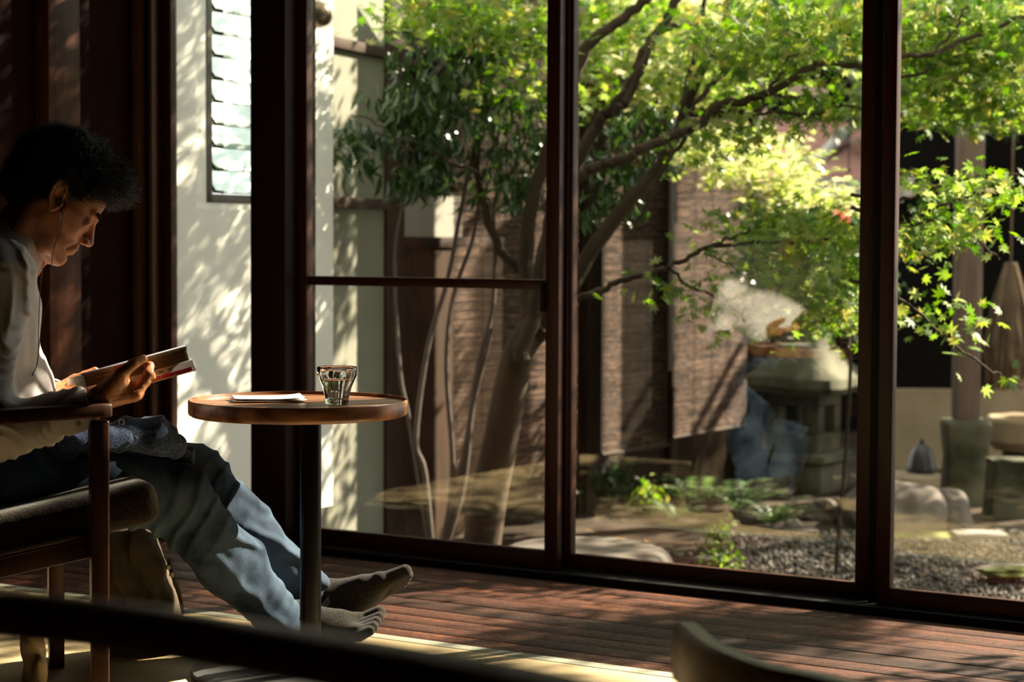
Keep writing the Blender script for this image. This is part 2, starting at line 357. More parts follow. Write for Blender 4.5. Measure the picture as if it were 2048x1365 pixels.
# ------------------------------------------------------------------ sliding glass doors
def door(n, xs, w, glass_bot, cross=None, handle=False, ztop=DH - 0.01, ss=0.04):
    t = link(bpy.data.objects.new('door_%d' % n, None)); t['kind'] = 'structure'
    xl0, xl1, xr0, xr1 = xs; th = 0.032
    ul0, ul1, ur0, ur1 = [onwin(x, 750, w)[0] for x in xs]
    t.location = tuple(W((ul0 + ur1) / 2, w + th / 2, 0.022)); ORG[t.name] = V(t.location)
    gz = onwin((xl1 + xr0) / 2 if n != 4 else 1900, glass_bot, w)[1]
    for a, c in ((ul0, ul1), (ur0, ur1)):
        q = MB(); q.wbox(a, c, w, w + th, 0.024, ztop); q.build('stile', M['frame'], t, bevel=0.002)
    q = MB(); q.wbox(ul1, ur0, w + 0.003, w + th - 0.003, 0.024, gz); q.build('bottom_rail', M['frame'], t, bevel=0.002)
    q = MB(); q.wbox(ul1, ur0, w + 0.003, w + th - 0.003, ztop - 0.06, ztop); q.build('top_rail', M['frame'], t, bevel=0.002)
    if cross:
        z0, z1 = onwin(cross[0], cross[2], w)[1], onwin(cross[0], cross[1], w)[1]
        q = MB(); q.wbox(ul1, ur0, w + 0.002, w + th - 0.002, z0, z1); q.build('middle_rail', M['frame'], t, bevel=0.002)
    q = MB(); q.wbox(ul1 - 0.004, ur0 + 0.004, w + th / 2 - 0.002, w + th / 2 + 0.002, gz - 0.004, ztop - 0.05); q.build('glass', M['pane'], t, smooth=False)
    if handle:
        ha, hb = onwin(1084, 600, w)[0], onwin(1093, 600, w)[0]; z0, z1 = onwin(1088, 624, w)[1], onwin(1088, 567, w)[1]
        q = MB(); q.wbox(ha, hb, w - 0.012, w + 0.004, z0, z1); q.build('handle', M['black'], t, bevel=0.002)
    return t
door(1, (326, 343, 506, 530), 0.05, 1028)
door(2, (585, 613, 1090, 1116), 0.035, 1079, (850, 556, 575), True)
door(3, (1108, 1143, 1715, 1745), 0.085, 1138)
door(4, (1757, 1785, 2500, 2530), 0.035, 1190)
strip('trim_15', 1742, 1759, 0.062, 0.09, M['black'], 0.0)  # black strip painted in as the shade of the gap between stiles
UE = onwin(2532, 750, 0.035)[0]; b = MB(); b.wbox(UE, 6.1, 0.0, 0.15, 0.02, DH); tag(b.build('wall_front_end', M['darkroom'], smooth=False), kind='structure')
# thin strips beside the meeting stiles; tan ones paint the sun glints there
for i, (x0, x1, w) in enumerate(((1119, 1124, 0.073), (1130, 1134, 0.076), (1786, 1790, 0.06))):
    strip('trim_%d' % (9 + i), x0, x1, w, w + 0.008, M['tan'] if i != 1 else M['frame'], 0.03)

# ------------------------------------------------------------------ white stub wall with louvred window
SU = onwin(343, 700, 0.088)[0]
sA, zA = onside(413, 405, SU); sEnd = onside(661, 1019, SU)[0]; s1_ = sA + 0.42
sA2 = onside(388, 418, SU)[0]; zA2 = onside(440, 419, SU)[1]
b = MB(); u0, u1 = SU - 0.10, SU; ztop = 2.9
for a, c, z0, z1 in ((0.088, sA, 0.0, ztop), (sA, s1_, 0.0, zA), (s1_, sEnd, 0.0, ztop), (sA, s1_, 2.35, ztop)): b.wbox(u0, u1, a, c, z0, z1)
b.wbox(SU, SU + 0.012, 0.088, sA2, 0.0, ztop); b.wbox(SU, SU + 0.012, sA2, s1_ + 0.04, 0.0, zA2); b.wbox(SU, SU + 0.012, s1_ + 0.04, sEnd, 0.0, ztop)
tag(b.build('wall_outside', M['plaster'], smooth=False), kind='structure')
t = thing('louvre_window', 'tall glass louvre window with dark metal frame set in the white garden wall', 'window', W(SU, (sA + s1_) / 2, zA))
b = MB()
for a, c, z0, z1 in ((sA, sA + 0.028, zA, 2.35), (s1_ - 0.028, s1_, zA, 2.35), (sA, s1_, zA, zA + 0.03), (sA, s1_, 2.32, 2.35)): b.wbox(SU - 0.05, SU + 0.004, a, c, z0, z1)
MF = mat('grey_brown_metal', (0.10, 0.09, 0.075), 0.4, metal=0.6); b.build('frame', MF, t, bevel=0.002)
ML = glassmat('louvre_glass', (0.62, 0.68, 0.64), rough=0.15); MLE = mat('ground_glass_edge', (0.10, 0.12, 0.11), 0.5)
zs = zA + 0.035
for i in range(15):
    z = zs + i * 0.0785
    if z > 2.3: break
    q = MB(); a, c = sA + 0.032, s1_ - 0.032
    q.hexa([W(SU - 0.062, a, z + 0.095), W(SU - 0.058, a, z + 0.097), W(SU - 0.058, c, z + 0.097), W(SU - 0.062, c, z + 0.095), W(SU - 0.008, a, z), W(SU - 0.004, a, z + 0.002), W(SU - 0.004, c, z + 0.002), W(SU - 0.008, c, z)])
    q.build('louvre_blade', ML, t, smooth=False)
    q = MB(); q.tube([W(SU - 0.005, a, z), W(SU - 0.005, c, z)], 0.0028, 6); q.tube([W(SU - 0.06, a, z + 0.096), W(SU - 0.06, c, z + 0.096)], 0.0024, 6); q.build('blade_edge', MLE, t)
    q = MB(); q.tube([W(SU - 0.058, sA + 0.034, z + 0.09), W(SU + 0.004, sA + 0.040, z + 0.004), W(SU + 0.012, sA + 0.075, z + 0.001)], 0.0055, 6); q.build('blade_clip', M['black'], t)
# small round wall lamp base at the top of the wall by the door
b = MB(); p = W(onside(621, 30, SU)[1] * 0 + SU + 0.012, onside(624, 30, SU)[0], onside(624, 30, SU)[1])
prof = [(0.0, 0.0), (0.045, 0.0), (0.05, 0.02), (0.04, 0.05), (0.02, 0.065), (0.0, 0.068)]
k0 = len(b.v)
b.lathe(prof, (0, 0, 0), 24); b.v = [p + WD * v[2] + WN * v[0] * 1.0 + V([0, 0, 1]) * v[1] for v in b.v]
tag(b.build('wall_knob', mat('dull_brass', (0.16, 0.12, 0.07), 0.35, metal=0.8)), 'round dull metal fitting high on the white garden wall', 'wall fitting')

# ------------------------------------------------------------------ neighbouring plaster wall with brown rails
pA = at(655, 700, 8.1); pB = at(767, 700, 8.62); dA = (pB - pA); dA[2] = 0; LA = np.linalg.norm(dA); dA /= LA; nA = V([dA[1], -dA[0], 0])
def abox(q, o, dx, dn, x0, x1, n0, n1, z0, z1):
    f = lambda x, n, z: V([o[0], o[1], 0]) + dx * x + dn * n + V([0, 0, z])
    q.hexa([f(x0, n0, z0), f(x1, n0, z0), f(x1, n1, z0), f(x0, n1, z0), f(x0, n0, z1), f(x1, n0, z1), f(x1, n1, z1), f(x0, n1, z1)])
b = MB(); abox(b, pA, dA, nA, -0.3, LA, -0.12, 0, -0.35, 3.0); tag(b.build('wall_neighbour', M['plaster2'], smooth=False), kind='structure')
for i, y in enumerate((96, 407)):
    z = at(715, y, 8.37)[2]; b = MB(); abox(b, pA, dA, nA, -0.3, LA + 0.01, 0, 0.025, z - 0.022, z + 0.022); tag(b.build('trim_%d' % (12 + i), M['browntrim'], bevel=0.003), kind='structure')

# ------------------------------------------------------------------ wooden house behind the blinds
GZ = -0.35
fA = at(768, 700, 8.7); fB = at(1500, 700, 11.2); dF = fB - fA; dF[2] = 0; LF = np.linalg.norm(dF); dF /= LF; nF = V([dF[1], -dF[0], 0])
def fac(px, py, off=0.0):
    v = ray(px, py); o = fA + nF * off; t_ = ((o - CAM) @ nF) / (v @ nF); p = CAM + v * t_; return (p - fA) @ dF, p[2]
t = thing('wooden_house', 'dark timber house wall with white papered panel behind the maple', 'house', [fA[0] + dF[0] * LF / 2, fA[1] + dF[1] * LF / 2, GZ])
b = MB(); XM = fac(1180, 300)[0]; abox(b, fA, dF, nF, -0.02, XM, -0.15, 0, GZ, 2.9); abox(b, fA, dF, nF, XM, LF, -0.15, 0, GZ, 1.8); b.build('wall', mat('brown_board_wall', (0.014, 0.008, 0.004), 0.8, spec=0.15, col2=(0.026, 0.014, 0.007), nscale=3, stretch=(12, 12, 1)), t, smooth=False)
x0, x1 = fac(785, 430)[0], fac(918, 430)[0]; z0, z1 = fac(850, 474)[1], fac(850, 392)[1]
b = MB(); abox(b, fA, dF, nF, x0, x1, 0, 0.02, z0, z1); b.build('paper_panel', mat('white_shoji_paper', (0.34, 0.31, 0.26), 0.9), t, smooth=False)
b = MB(); abox(b, fA, dF, nF, x0, fac(925, 300)[0], 0, 0.018, z1 + 0.05, 2.2); b.build('opening_shade_panel', M['blackhall'], t, smooth=False)  # flat black panel stands in for the shade inside the opening
b = MB(); abox(b, fA, dF, nF, x0, x1 + 0.3, 0, 0.03, z0 - 0.05, z0); b.build('sill_rail', M['browntrim'], t, bevel=0.003)
b = MB(); abox(b, fA, dF, nF, x0, x1 + 0.3, 0, 0.022, GZ, z0 - 0.05); b.build('lower_panel', mat('red_brown_lower_boards', (0.035, 0.017, 0.007), 0.7, spec=0.2, col2=(0.055, 0.027, 0.011), nscale=3, stretch=(12, 12, 1)), t, smooth=False)
for xx in (771, 1172, 1500):
    xc = fac(xx, 600)[0]; q = MB(); abox(q, fA, dF, nF, xc - 0.06, xc + 0.06, 0, 0.06, GZ, 2.9 if xx < 1000 else 1.8); q.build('post', M['browntrim'], t, bevel=0.004)
q = MB(); xa = fac(1330, 600)[0]; abox(q, fA, dF, nF, xa, xa + 0.06, 0, 0.05, GZ, 1.8); q.build('post', M['browntrim'], t, bevel=0.004)
q = MB(); abox(q, fA, dF, nF, -0.4, XM, -0.2, 0.25, 2.85, 2.92); q.build('eave', M['browntrim'], t, smooth=False); q = MB(); abox(q, fA, dF, nF, XM, LF + 0.1, -0.2, 0.42, 1.8, 1.85); q.build('eave', M['browntrim'], t, smooth=False)

# bamboo blinds: real thin horizontal reeds tied with cord
MBL = mat('aged_reed', (0.035, 0.020, 0.014), 0.8, spec=0.2, col2=(0.15, 0.09, 0.06), nscale=7, island=0.7, stretch=(3, 3, 22), contrast=(0.38, 0.6))
def blind(o, dx, dn, x0, x1, z0, z1, label, tilt=0.0):
    c = V([o[0], o[1], 0]) + dx * (x0 + x1) / 2
    t = thing('bamboo_blind', label, 'blind', [c[0], c[1], z0], 'reed blinds hung on the wooden house')
    vs = []; fs = []; z = z0; k = 0; rs = np.random.RandomState(int(abs(x0) * 100) + 3)
    f = lambda x, n, zz: V([o[0], o[1], 0]) + dx * x + dn * n + V([0, 0, zz])
    while z < z1:
        h = rs.uniform(0.0042, 0.0062); j = rs.uniform(-0.0015, 0.0015, 4); nn = 0.004 + rs.uniform(0, 0.002)
        a, c_ = x0 + rs.uniform(-0.004, 0.004), x1 + rs.uniform(-0.004, 0.004); tl = tilt * (x1 - x0)
        seg = 5
        for s in range(seg):
            xa, xb = a + (c_ - a) * s / seg, a + (c_ - a) * (s + 1) / seg; da, db = tl * s / seg, tl * (s + 1) / seg
            q = [f(xa, 0, z + da), f(xb, 0, z + db), f(xb, nn, z + h / 2 + db), f(xa, nn, z + h / 2 + da), f(xa, 0, z + h + da), f(xb, 0, z + h + db)]
            vs += q; fs += [(k, k + 1, k + 2, k + 3), (k + 3, k + 2, k + 5, k + 4), (k + 4, k + 5, k + 1, k)]; k += 6
        z += h + rs.uniform(0.0008, 0.0028)
    mesh_obj('reeds', vs, fs, MBL, t, smooth=False)
    q = MB()
    n_ = max(3, int((x1 - x0) / 0.16))
    for i in range(n_ + 1):
        x = x0 + 0.02 + (x1 - x0 - 0.04) * i / n_; q.tube([f(x, 0.008, z0 + tilt * (x - x0)), f(x, 0.008, z1)], 0.0014, 5)
    q.build('binding_cords', mat('dark_cord', (0.05, 0.035, 0.03), 0.9), t)
    q = MB(); q.tube([f(x0 - 0.01, 0.004, z0 - 0.008), f(x1 + 0.01, 0.004, z0 - 0.008 + tilt * (x1 - x0))], 0.009, 8); q.build('bottom_rod', M['browntrim'], t)
    return t
def bl(xa, xb, yb, off, zt, label, tilt=0.0):
    a, z0 = fac(xa, yb, off); c_, _ = fac(xb, yb, off); blind(fA + nF * off, dF, nF, a, c_, z0, zt, label, tilt)
bl(905, 1150, 1024, 0.30, 2.3, 'wide reed blind reaching nearly to the ground behind the maple trunk')
bl(1205, 1333, 906, 0.22, 1.78, 'middle reed blind hanging beside the dark brown house post')
bl(1347, 1490, 872, 0.34, 1.62, 'shorter reed blind next to the stone lantern', 0.02)
q = MB(); xc, zb = fac(1340, 500, 0.24); abox(q, fA + nF * 0.24, dF, nF, xc - 0.008, xc + 0.008, 0, 0.02, 0.35, 1.8); 
tag(q.build('cord_post', mat('grey_metal_tube', (0.35, 0.33, 0.30), 0.4, metal=0.5)), 'slim pale rain pipe between the two reed blinds', 'pipe')

# ------------------------------------------------------------------ the roofed hall on the far side of the garden
t = thing('garden_hall', 'far dark hall with a rust red sheet roof and open front', 'house', [3.4, 13.2, GZ])
MR = mat('rust_red_roof_sheet', (0.30, 0.13, 0.10), 0.5, col2=(0.42, 0.22, 0.18), nscale=2, stretch=(2, 8, 1), bump=0.1)
b = MB(); r0 = at(1455, 325, 12.6); r1 = at(1808, 358, 11.9); r2 = at(1892, 262, 14.0); r3 = at(1455, 225, 14.6)
up = V([0, 0, 0.035])
b.hexa([r0 - up, r1 - up, r2 - up, r3 - up, r0, r1, r2, r3]); b.build('roof', MR, t, smooth=False)
b = MB(); ax = (r1 - r0); b.hexa([r0 - up * 4 + V([0, 0.02, 0]), r1 - up * 4 + V([0, 0.02, 0]), r1 - up * 4 + V([0, 0.07, 0]), r0 - up * 4 + V([0, 0.07, 0]), r0 - up, r1 - up, r1 - up + V([0, 0.05, 0]), r0 - up + V([0, 0.05, 0])]); b.build('fascia', mat('grey_fascia', (0.30, 0.28, 0.26), 0.6), t, smooth=False)
b = MB(); b.hexa([r1 - up * 3, r1 - up * 3 + V([0.05, 0, 0]), r2 - up * 3 + V([0.05, 0, 0]), r2 - up * 3, r1, r1 + V([0.05, 0, 0]), r2 + V([0.05, 0, 0]), r2]); b.build('barge_board', mat('pale_barge_board', (0.42, 0.36, 0.31), 0.7), t, smooth=False)
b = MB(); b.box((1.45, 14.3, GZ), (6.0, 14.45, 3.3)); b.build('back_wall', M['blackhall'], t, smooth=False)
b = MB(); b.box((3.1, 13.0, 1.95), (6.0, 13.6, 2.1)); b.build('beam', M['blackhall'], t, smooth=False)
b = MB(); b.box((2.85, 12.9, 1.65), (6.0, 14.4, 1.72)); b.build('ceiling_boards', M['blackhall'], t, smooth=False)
e0, e1 = at(1770, 800, 11.9), at(2150, 800, 11.9); z0, z1 = at(1850, 942, 11.9)[2], at(1850, 780, 11.9)[2]
b = MB(); b.box((e0[0], 11.9, GZ), (e1[0] + 0.8, 12.1, z1)); b.build('low_earth_wall', M['earth'], t, smooth=False)
b = MB(); b.box((e0[0], 12.0, z1), (e1[0] + 0.8, 12.05, 1.9)); b.build('hall_shade_sheet', M['blackhall'], t, smooth=False)  # black sheet stands in for the unlit hall interior above the wall
b = MB(); b.tube([at(1560, 335, 12.4), at(1640, 318, 12.6), at(1690, 268, 13.4)], 0.045, 12); b.build('gutter_pipe', mat('pale_gutter', (0.55, 0.53, 0.5), 0.5), t)
# glowing bulb under the eave
p = at(1697, 363, 12.2); t = thing('hanging_bulb', 'small glowing bulb hanging under the red roof eave', 'lamp', p)
b = MB(); b.lathe([(0.0, -0.035), (0.018, -0.03), (0.027, -0.01), (0.024, 0.012), (0.012, 0.03), (0.01, 0.036)], p, 20)
mm = mat('bulb_glow', (1, 0.8, 0.5)); mm.node_tree.nodes['Principled BSDF'].inputs['Emission Color'].default_value = (1, 0.72, 0.38, 1); mm.node_tree.nodes['Principled BSDF'].inputs['Emission Strength'].default_value = 9
b.build('bulb', mm, t)
b = MB(); b.lathe([(0.011, 0.034), (0.017, 0.036), (0.017, 0.07), (0.004, 0.075), (0.004, 0.30)], p, 16); b.build('socket', M['black'], t)
# ------------------------------------------------------------------ garden ground, gravel, stones
b = MB(); b.box((-12, 5.6, GZ - 0.2), (14, 34, GZ)); tag(b.build('ground', mat('garden_soil', (0.016, 0.011, 0.007), 0.95, spec=0.1, col2=(0.055, 0.038, 0.025), nscale=2.2, bump=0.8, bscale=24), smooth=False), kind='structure')

def scatter_mesh(name, P, tv, tf, S, Rm, mat, **kw):
    """P (n,3) places, tv template verts, tf template faces (k,4|3), S sizes (n,) or (n,3), Rm (n,3,3)"""
    n = len(P); S = np.asarray(S, float); S = S[:, None] if S.ndim == 1 else S
    v = tv[None] * S[:, None, :]; v = np.einsum('nij,nkj->nki', Rm, v) + P[:, None, :]
    f = tf[None] + (np.arange(n) * len(tv))[:, None, None]
    return mesh_obj(name, v.reshape(-1, 3), f.reshape(-1, tf.shape[1]), mat, **kw)
def rot_from(nrm, ang, rs):
    """frames whose z is nrm, spun by ang"""
    z = nrm / np.linalg.norm(nrm, axis=1)[:, None]; a = np.where(np.abs(z[:, 2:3]) < 0.95, V([[0, 0, 1]]), V([[1, 0, 0]]))
    x = np.cross(a, z); x /= np.linalg.norm(x, axis=1)[:, None]; y = np.cross(z, x)
    c, s = np.cos(ang)[:, None], np.sin(ang)[:, None]; x2 = x * c + y * s; y2 = -x * s + y * c
    return np.stack([x2, y2, z], 2)
# gravel: small crushed stones
rs = np.random.RandomState(5)
n = 26000; P = np.stack([rs.uniform(0.35, 3.6, n), rs.uniform(6.3, 10.0, n), np.full(n, GZ)], 1); P = P[(P[:, 0] > 0.95 + 0.12 * np.sin(P[:, 1] * 5) + rs.normal(size=n) * 0.12) & (P[:, 1] < 9.3 + 0.15 * np.sin(P[:, 0] * 4))]; n = len(P)
P[:, 2] += rs.uniform(-0.002, 0.012, n)
ov = V([[1, 0, 0], [0, 1, 0], [-1, 0, 0], [0, -1, 0], [0, 0, 1], [0, 0, -1]]) ; of = np.array([[0, 1, 4], [1, 2, 4], [2, 3, 4], [3, 0, 4], [1, 0, 5], [2, 1, 5], [3, 2, 5], [0, 3, 5]])
S = rs.uniform(0.006, 0.015, (n, 1)) * rs.uniform(0.6, 1.2, (n, 3))
MG = mat('crushed_grey_gravel', (0.095, 0.08, 0.068), 0.85, island=0.8)
g = scatter_mesh('gravel', P, ov, of, S, rot_from(rs.normal(size=(n, 3)), rs.uniform(0, 6, n), rs), MG, smooth=False)
tag(g, 'grey crushed gravel spread between the doors and the mossy stones', 'gravel', kind='stuff')

_ico = bmesh.new(); bmesh.ops.create_icosphere(_ico, subdivisions=5, radius=1); IV = V([tuple(v.co) for v in _ico.verts]); IF = np.array([[v.index for v in f.verts] for f in _ico.faces]); _ico.free()
def rock(name, label, c, r, seed, m, cat='stone', flat=None, amp=0.22, rz=0.0, lam=1.3, group=None):
    w = waves(seed, 12, lam); w2 = waves(seed + 9, 14, 0.35)
    d = 1 + amp * w(IV) * 0.6 + amp * 0.12 * w2(IV); v = IV * d[:, None]
    if flat is not None: v[:, 2] = np.where(v[:, 2] > flat, flat + (v[:, 2] - flat) * 0.12, v[:, 2])
    v = v * V(r); ca, sa = math.cos(rz), math.sin(rz); v = np.stack([v[:, 0] * ca - v[:, 1] * sa, v[:, 0] * sa + v[:, 1] * ca, v[:, 2]], 1) + V(c)
    return tag(mesh_obj(name, v, IF, m), label, cat, group)
MS1 = mat('brown_boulder_stone', (0.07, 0.05, 0.038), 0.85, col2=(0.15, 0.115, 0.085), nscale=3, bump=0.9, bscale=18)
MS2 = mat('smooth_step_stone', (0.065, 0.05, 0.038), 0.8, col2=(0.12, 0.096, 0.074), nscale=5, bump=0.4, bscale=60)
MS3 = mat('mossy_green_stone', (0.035, 0.036, 0.018), 0.9, spec=0.2, col2=(0.13, 0.12, 0.08), nscale=5, bump=1.0, bscale=26)
MMOSS = mat('moss', (0.06, 0.075, 0.012), 0.95, col2=(0.17, 0.17, 0.03), nscale=14, bump=1.0, bscale=60)
p = onz(1165, 1092, -0.17)
rock('stepping_stone', 'large flat round stone step just outside the glass doors', [0.255, 7.46, -0.36], (0.42, 0.50, 0.285), 2, MS2, flat=0.72, amp=0.08, rz=0.2)
p = onz(1420, 1118, -0.3); rock('rock', 'small grey rock beside the flat stone step', [p[0], p[1], -0.34], (0.09, 0.07, 0.055), 5, MS2)
def G(px, py, dz=0.0): return onz(px, py, GZ + dz)
p = G(1805, 1068); rock('boulder', 'big rounded brown boulder lying below the bell ornament', [p[0] + 0.02, p[1] + 0.25, GZ + 0.02], (0.27, 0.30, 0.21), 11, MS1, 'boulder', amp=0.12)
p = G(1905, 1064); rock('boulder', 'slanting brown boulder leaning beside the stone post base', [p[0], p[1] + 0.15, GZ + 0.02], (0.13, 0.2, 0.16), 23, MS1, 'boulder', amp=0.15)
p = G(1650, 1045); rock('rock', 'low brown rock in the soil in front of the stone lantern', [p[0], p[1] + 0.1, GZ + 0.02], (0.085, 0.08, 0.075), 31, MS1)
p = G(1590, 1062); rock('rock', 'small pale rock at the foot of the ferns', [p[0], p[1] + 0.1, GZ + 0.01], (0.045, 0.05, 0.035), 35, MS2)
p = G(1845, 985); rock('rock', 'pale flat-topped ledge stone carrying the dark bell ornament', [p[0], 11.15, GZ + 0.0], (0.22, 0.22, 0.135), 37, M['earth'], flat=0.4, amp=0.1)
p = G(1962, 1085); b = MB(); b.box((p[0] - 0.11, p[1], GZ), (p[0] + 0.13, p[1] + 0.16, GZ + 0.035)); tag(b.build('paving_slab', mat('pale_paving', (0.22, 0.195, 0.165), 0.8), bevel=0.008), 'pale flat slab lying on gravel before the mossy blocks', 'slab')
p = G(2025, 1160); rock('rock', 'low mossy stone half sunk in the gravel', [p[0] + 0.02, p[1] + 0.1, GZ], (0.20, 0.09, 0.05), 41, MS2, amp=0.12)
def mosspatch(px, py, r, label, dz=0.0, seed=1):
    p = G(px, py, dz); return rock('moss_patch', label, [p[0], p[1], p[2]], (r, r * 0.6, 0.022), seed, MMOSS, 'moss', amp=0.25, lam=0.8)
mosspatch(2025, 1146, 0.13, 'green moss cushion on the low sunken stone', 0.045, 3); mosspatch(1860, 1074, 0.20, 'strip of olive moss at the foot of the big boulder', 0, 4); mosspatch(1770, 1078, 0.1, 'small moss tuft beside the sliding door stile', 0, 6)

# ------------------------------------------------------------------ stone lantern
LY = 10.9; lp = at(1606, 960, LY); lx = lp[0]; sc = LY / FPX
def zy(y): return at(1606, y, LY)[2]
t = thing('stone_lantern', 'weathered mossy stone garden lantern with a wide umbrella roof', 'lantern', [lx, LY, GZ])
cr, sr = math.cos(math.radians(-32)), math.sin(math.radians(-32))
def sq(q, prof, n=4, rz=math.radians(45 - 32)):   # stacked rounded square rings
    k = len(q.v); m = n * 6
    for (r, z, e) in prof:
        for j in range(m):
            a = 2 * math.pi * j / m; ca, sa = math.cos(a), math.sin(a)
            rr = r / (abs(ca) ** e + abs(sa) ** e) ** (1 / e)
            x, y = rr * ca, rr * sa; cz, sz = math.cos(math.radians(-32)), math.sin(math.radians(-32))
            q.v.append(V([lx + x * cz - y * sz, LY + x * sz + y * cz, z]))
    for i in range(len(prof) - 1):
        for j in range(m):
            a = k + i * m + j; c = k + i * m + (j + 1) % m; q.f.append((a, c, c + m, a + m))
    q.f.append(tuple(k + j for j in range(m))[::-1]); q.f.append(tuple(k + (len(prof) - 1) * m + j for j in range(m)))
def rough(o, amp, lam, seed):
    n = len(o.data.vertices); co = np.empty(n * 3); o.data.vertices.foreach_get('co', co); co = co.reshape(-1, 3)
    w1, w2, w3 = waves(seed, 10, lam), waves(seed + 1, 10, lam), waves(seed + 2, 10, lam); co = co + amp * np.stack([w1(co), w2(co), w3(co)], 1); o.data.vertices.foreach_set('co', co.ravel()); o.data.update(); return o
q = MB(); sq(q, [(0.20, GZ, 6), (0.21, GZ + 0.05, 6), (0.20, zy(925), 6), (0.19, zy(922), 6)]); rough(q.build('base', MS3, t), 0.004, 0.2, 1)
q = MB(); sq(q, [(0.17, zy(923), 8), (0.225, zy(917), 8), (0.225, zy(905), 8), (0.19, zy(901), 8)]); rough(q.build('platform', MS3, t), 0.003, 0.2, 4)
fb = MB(); hw = 0.155
def lbox(x0, x1, y0, y1, z0, z1):
    f = lambda x, y, z: V([lx + x * cr - y * sr, LY + x * sr + y * cr, z])
    fb.hexa([f(x0, y0, z0), f(x1, y0, z0), f(x1, y1, z0), f(x0, y1, z0), f(x0, y0, z1), f(x1, y0, z1), f(x1, y1, z1), f(x0, y1, z1)])
z0, z1 = zy(902), zy(785); zw0, zw1 = zy(864), zy(808)
lbox(-hw, hw, -hw, hw, z0, zw0); lbox(-hw, hw, -hw, hw, zw1, z1)
for sx in (-1, 1):
    for sy in (-1, 1): lbox(min(sx * hw, sx * 0.07), max(sx * hw, sx * 0.07), min(sy * hw, sy * 0.07), max(sy * hw, sy * 0.07), zw0, zw1)
fb.build('fire_box', MS3, t, bevel=0.008)
q = MB(); sq(q, [(0.17, zy(787), 6), (0.285, zy(783), 7), (0.305, zy(770), 7), (0.295, zy(752), 7), (0.235, zy(735), 5), (0.175, zy(708), 3.5), (0.13, zy(675), 2.6), (0.095, zy(640), 2.2), (0.075, zy(612), 2)]); rough(q.build('roof', MS3, t), 0.007, 0.25, 7)
q = MB(); q.lathe([(0.0, zy(622)), (0.075, zy(618)), (0.085, zy(604)), (0.06, zy(598)), (0.078, zy(586)), (0.082, zy(572)), (0.05, zy(560)), (0.018, zy(551)), (0.0, zy(546))], (lx - 0.02, LY, 0), 28); q.build('jewel', MS3, t)

# ------------------------------------------------------------------ posts, blocks and bell at the far side
PY = 10.2
a0 = at(1892, 1008, PY); a1 = at(1985, 1008, PY); zt = at(1938, 843, PY)[2]; cx = (a0[0] + a1[0]) / 2; hw_ = (a1[0] - a0[0]) / 2
def squarish(q, cx, cy, prof, e=7, n=32):
    k = len(q.v)
    for r, z in prof:
        for j in range(n):
            a = 2 * math.pi * j / n; ca, sa = math.cos(a), math.sin(a); rr = r / (abs(ca) ** e + abs(sa) ** e) ** (1 / e); q.v.append(V([cx + rr * ca, cy + rr * sa, z]))
    for i in range(len(prof) - 1):
        for j in range(n):
            a = k + i * n + j; c = k + i * n + (j + 1) % n; q.f.append((a, c, c + n, a + n))
    q.f.append(tuple(k + j for j in range(n))[::-1]); q.f.append(tuple(k + (len(prof) - 1) * n + j for j in range(n)))
q = MB(); squarish(q, cx, PY + hw_, [(hw_ * 1.0, GZ), (hw_ * 0.93, GZ + 0.1), (hw_ * 0.88, GZ + 0.25), (hw_ * 0.96, zt - 0.06), (hw_ * 1.0, zt - 0.02), (hw_ * 0.92, zt)])
tag(rough(q.build('stone_plinth', MS3), 0.004, 0.15, 12), 'mossy square stone base under the tall wooden garden post', 'plinth')
q = MB(); e = 0.062; q.box((cx - e, PY + hw_ - e, zt), (cx + e, PY + hw_ + e, 3.0))
MWP = mat('old_grey_brown_post', (0.10, 0.06, 0.042), 0.75, col2=(0.19, 0.12, 0.085), nscale=3, stretch=(22, 22, 1.2), bump=0.4)
tag(q.build('wooden_post', MWP, bevel=0.005), 'tall square brown timber post standing on the stone base', 'post')
c0 = at(1985, 1055, 9.7); c1 = at(2085, 1055, 9.7); z1_ = at(2020, 925, 9.7)[2]
q = MB(); squarish(q, (c0[0] + c1[0]) / 2, 9.85, [(0.125, GZ), (0.12, GZ + 0.05), (0.105, z1_ - 0.03), (0.11, z1_)]); tag(rough(q.build('stone_block', MS3), 0.004, 0.15, 17), 'dark mossy stone block beside the post base, at its foot', 'stone')
c0 = at(1990, 890, 10.6); z0_, z1_ = at(2000, 905, 10.6)[2], at(2000, 838, 10.6)[2]
q = MB(); q.lathe([(0.0, z0_), (0.17, z0_), (0.21, z0_ + 0.05), (0.215, z1_ - 0.02), (0.20, z1_), (0.17, z1_ - 0.01), (0.15, z1_ - 0.08), (0, z1_ - 0.09)], (c0[0] + 0.2, 10.75, 0), 40)
tag(rough(q.build('stone_basin', M['earth']), 0.003, 0.1, 19), 'pale round stone basin behind the mossy block', 'basin')
q = MB(); q.lathe([(0, GZ), (0.13, GZ), (0.12, z0_), (0, z0_)], (c0[0] + 0.2, 10.75, 0), 24); tag(q.build('basin_stand', MS3), 'dark stone stand under the pale round basin', 'stand')
bp = at(1843, 944, 11.15)
q = MB(); prof = [(0.0, 0.0), (0.08, 0.0), (0.083, 0.012), (0.078, 0.035), (0.07, 0.08), (0.054, 0.12), (0.032, 0.145), (0.012, 0.155), (0.012, 0.168), (0.016, 0.176), (0.008, 0.188), (0.0, 0.19)]
q.lathe(prof, bp, 40, lambda a, i: 1 + 0.02 * math.cos(12 * a)); tag(q.build('garden_bell', mat('dark_bronze', (0.04, 0.037, 0.034), 0.4, metal=0.5)), 'dark ribbed bell-shaped ornament on the pale ledge stone', 'ornament')
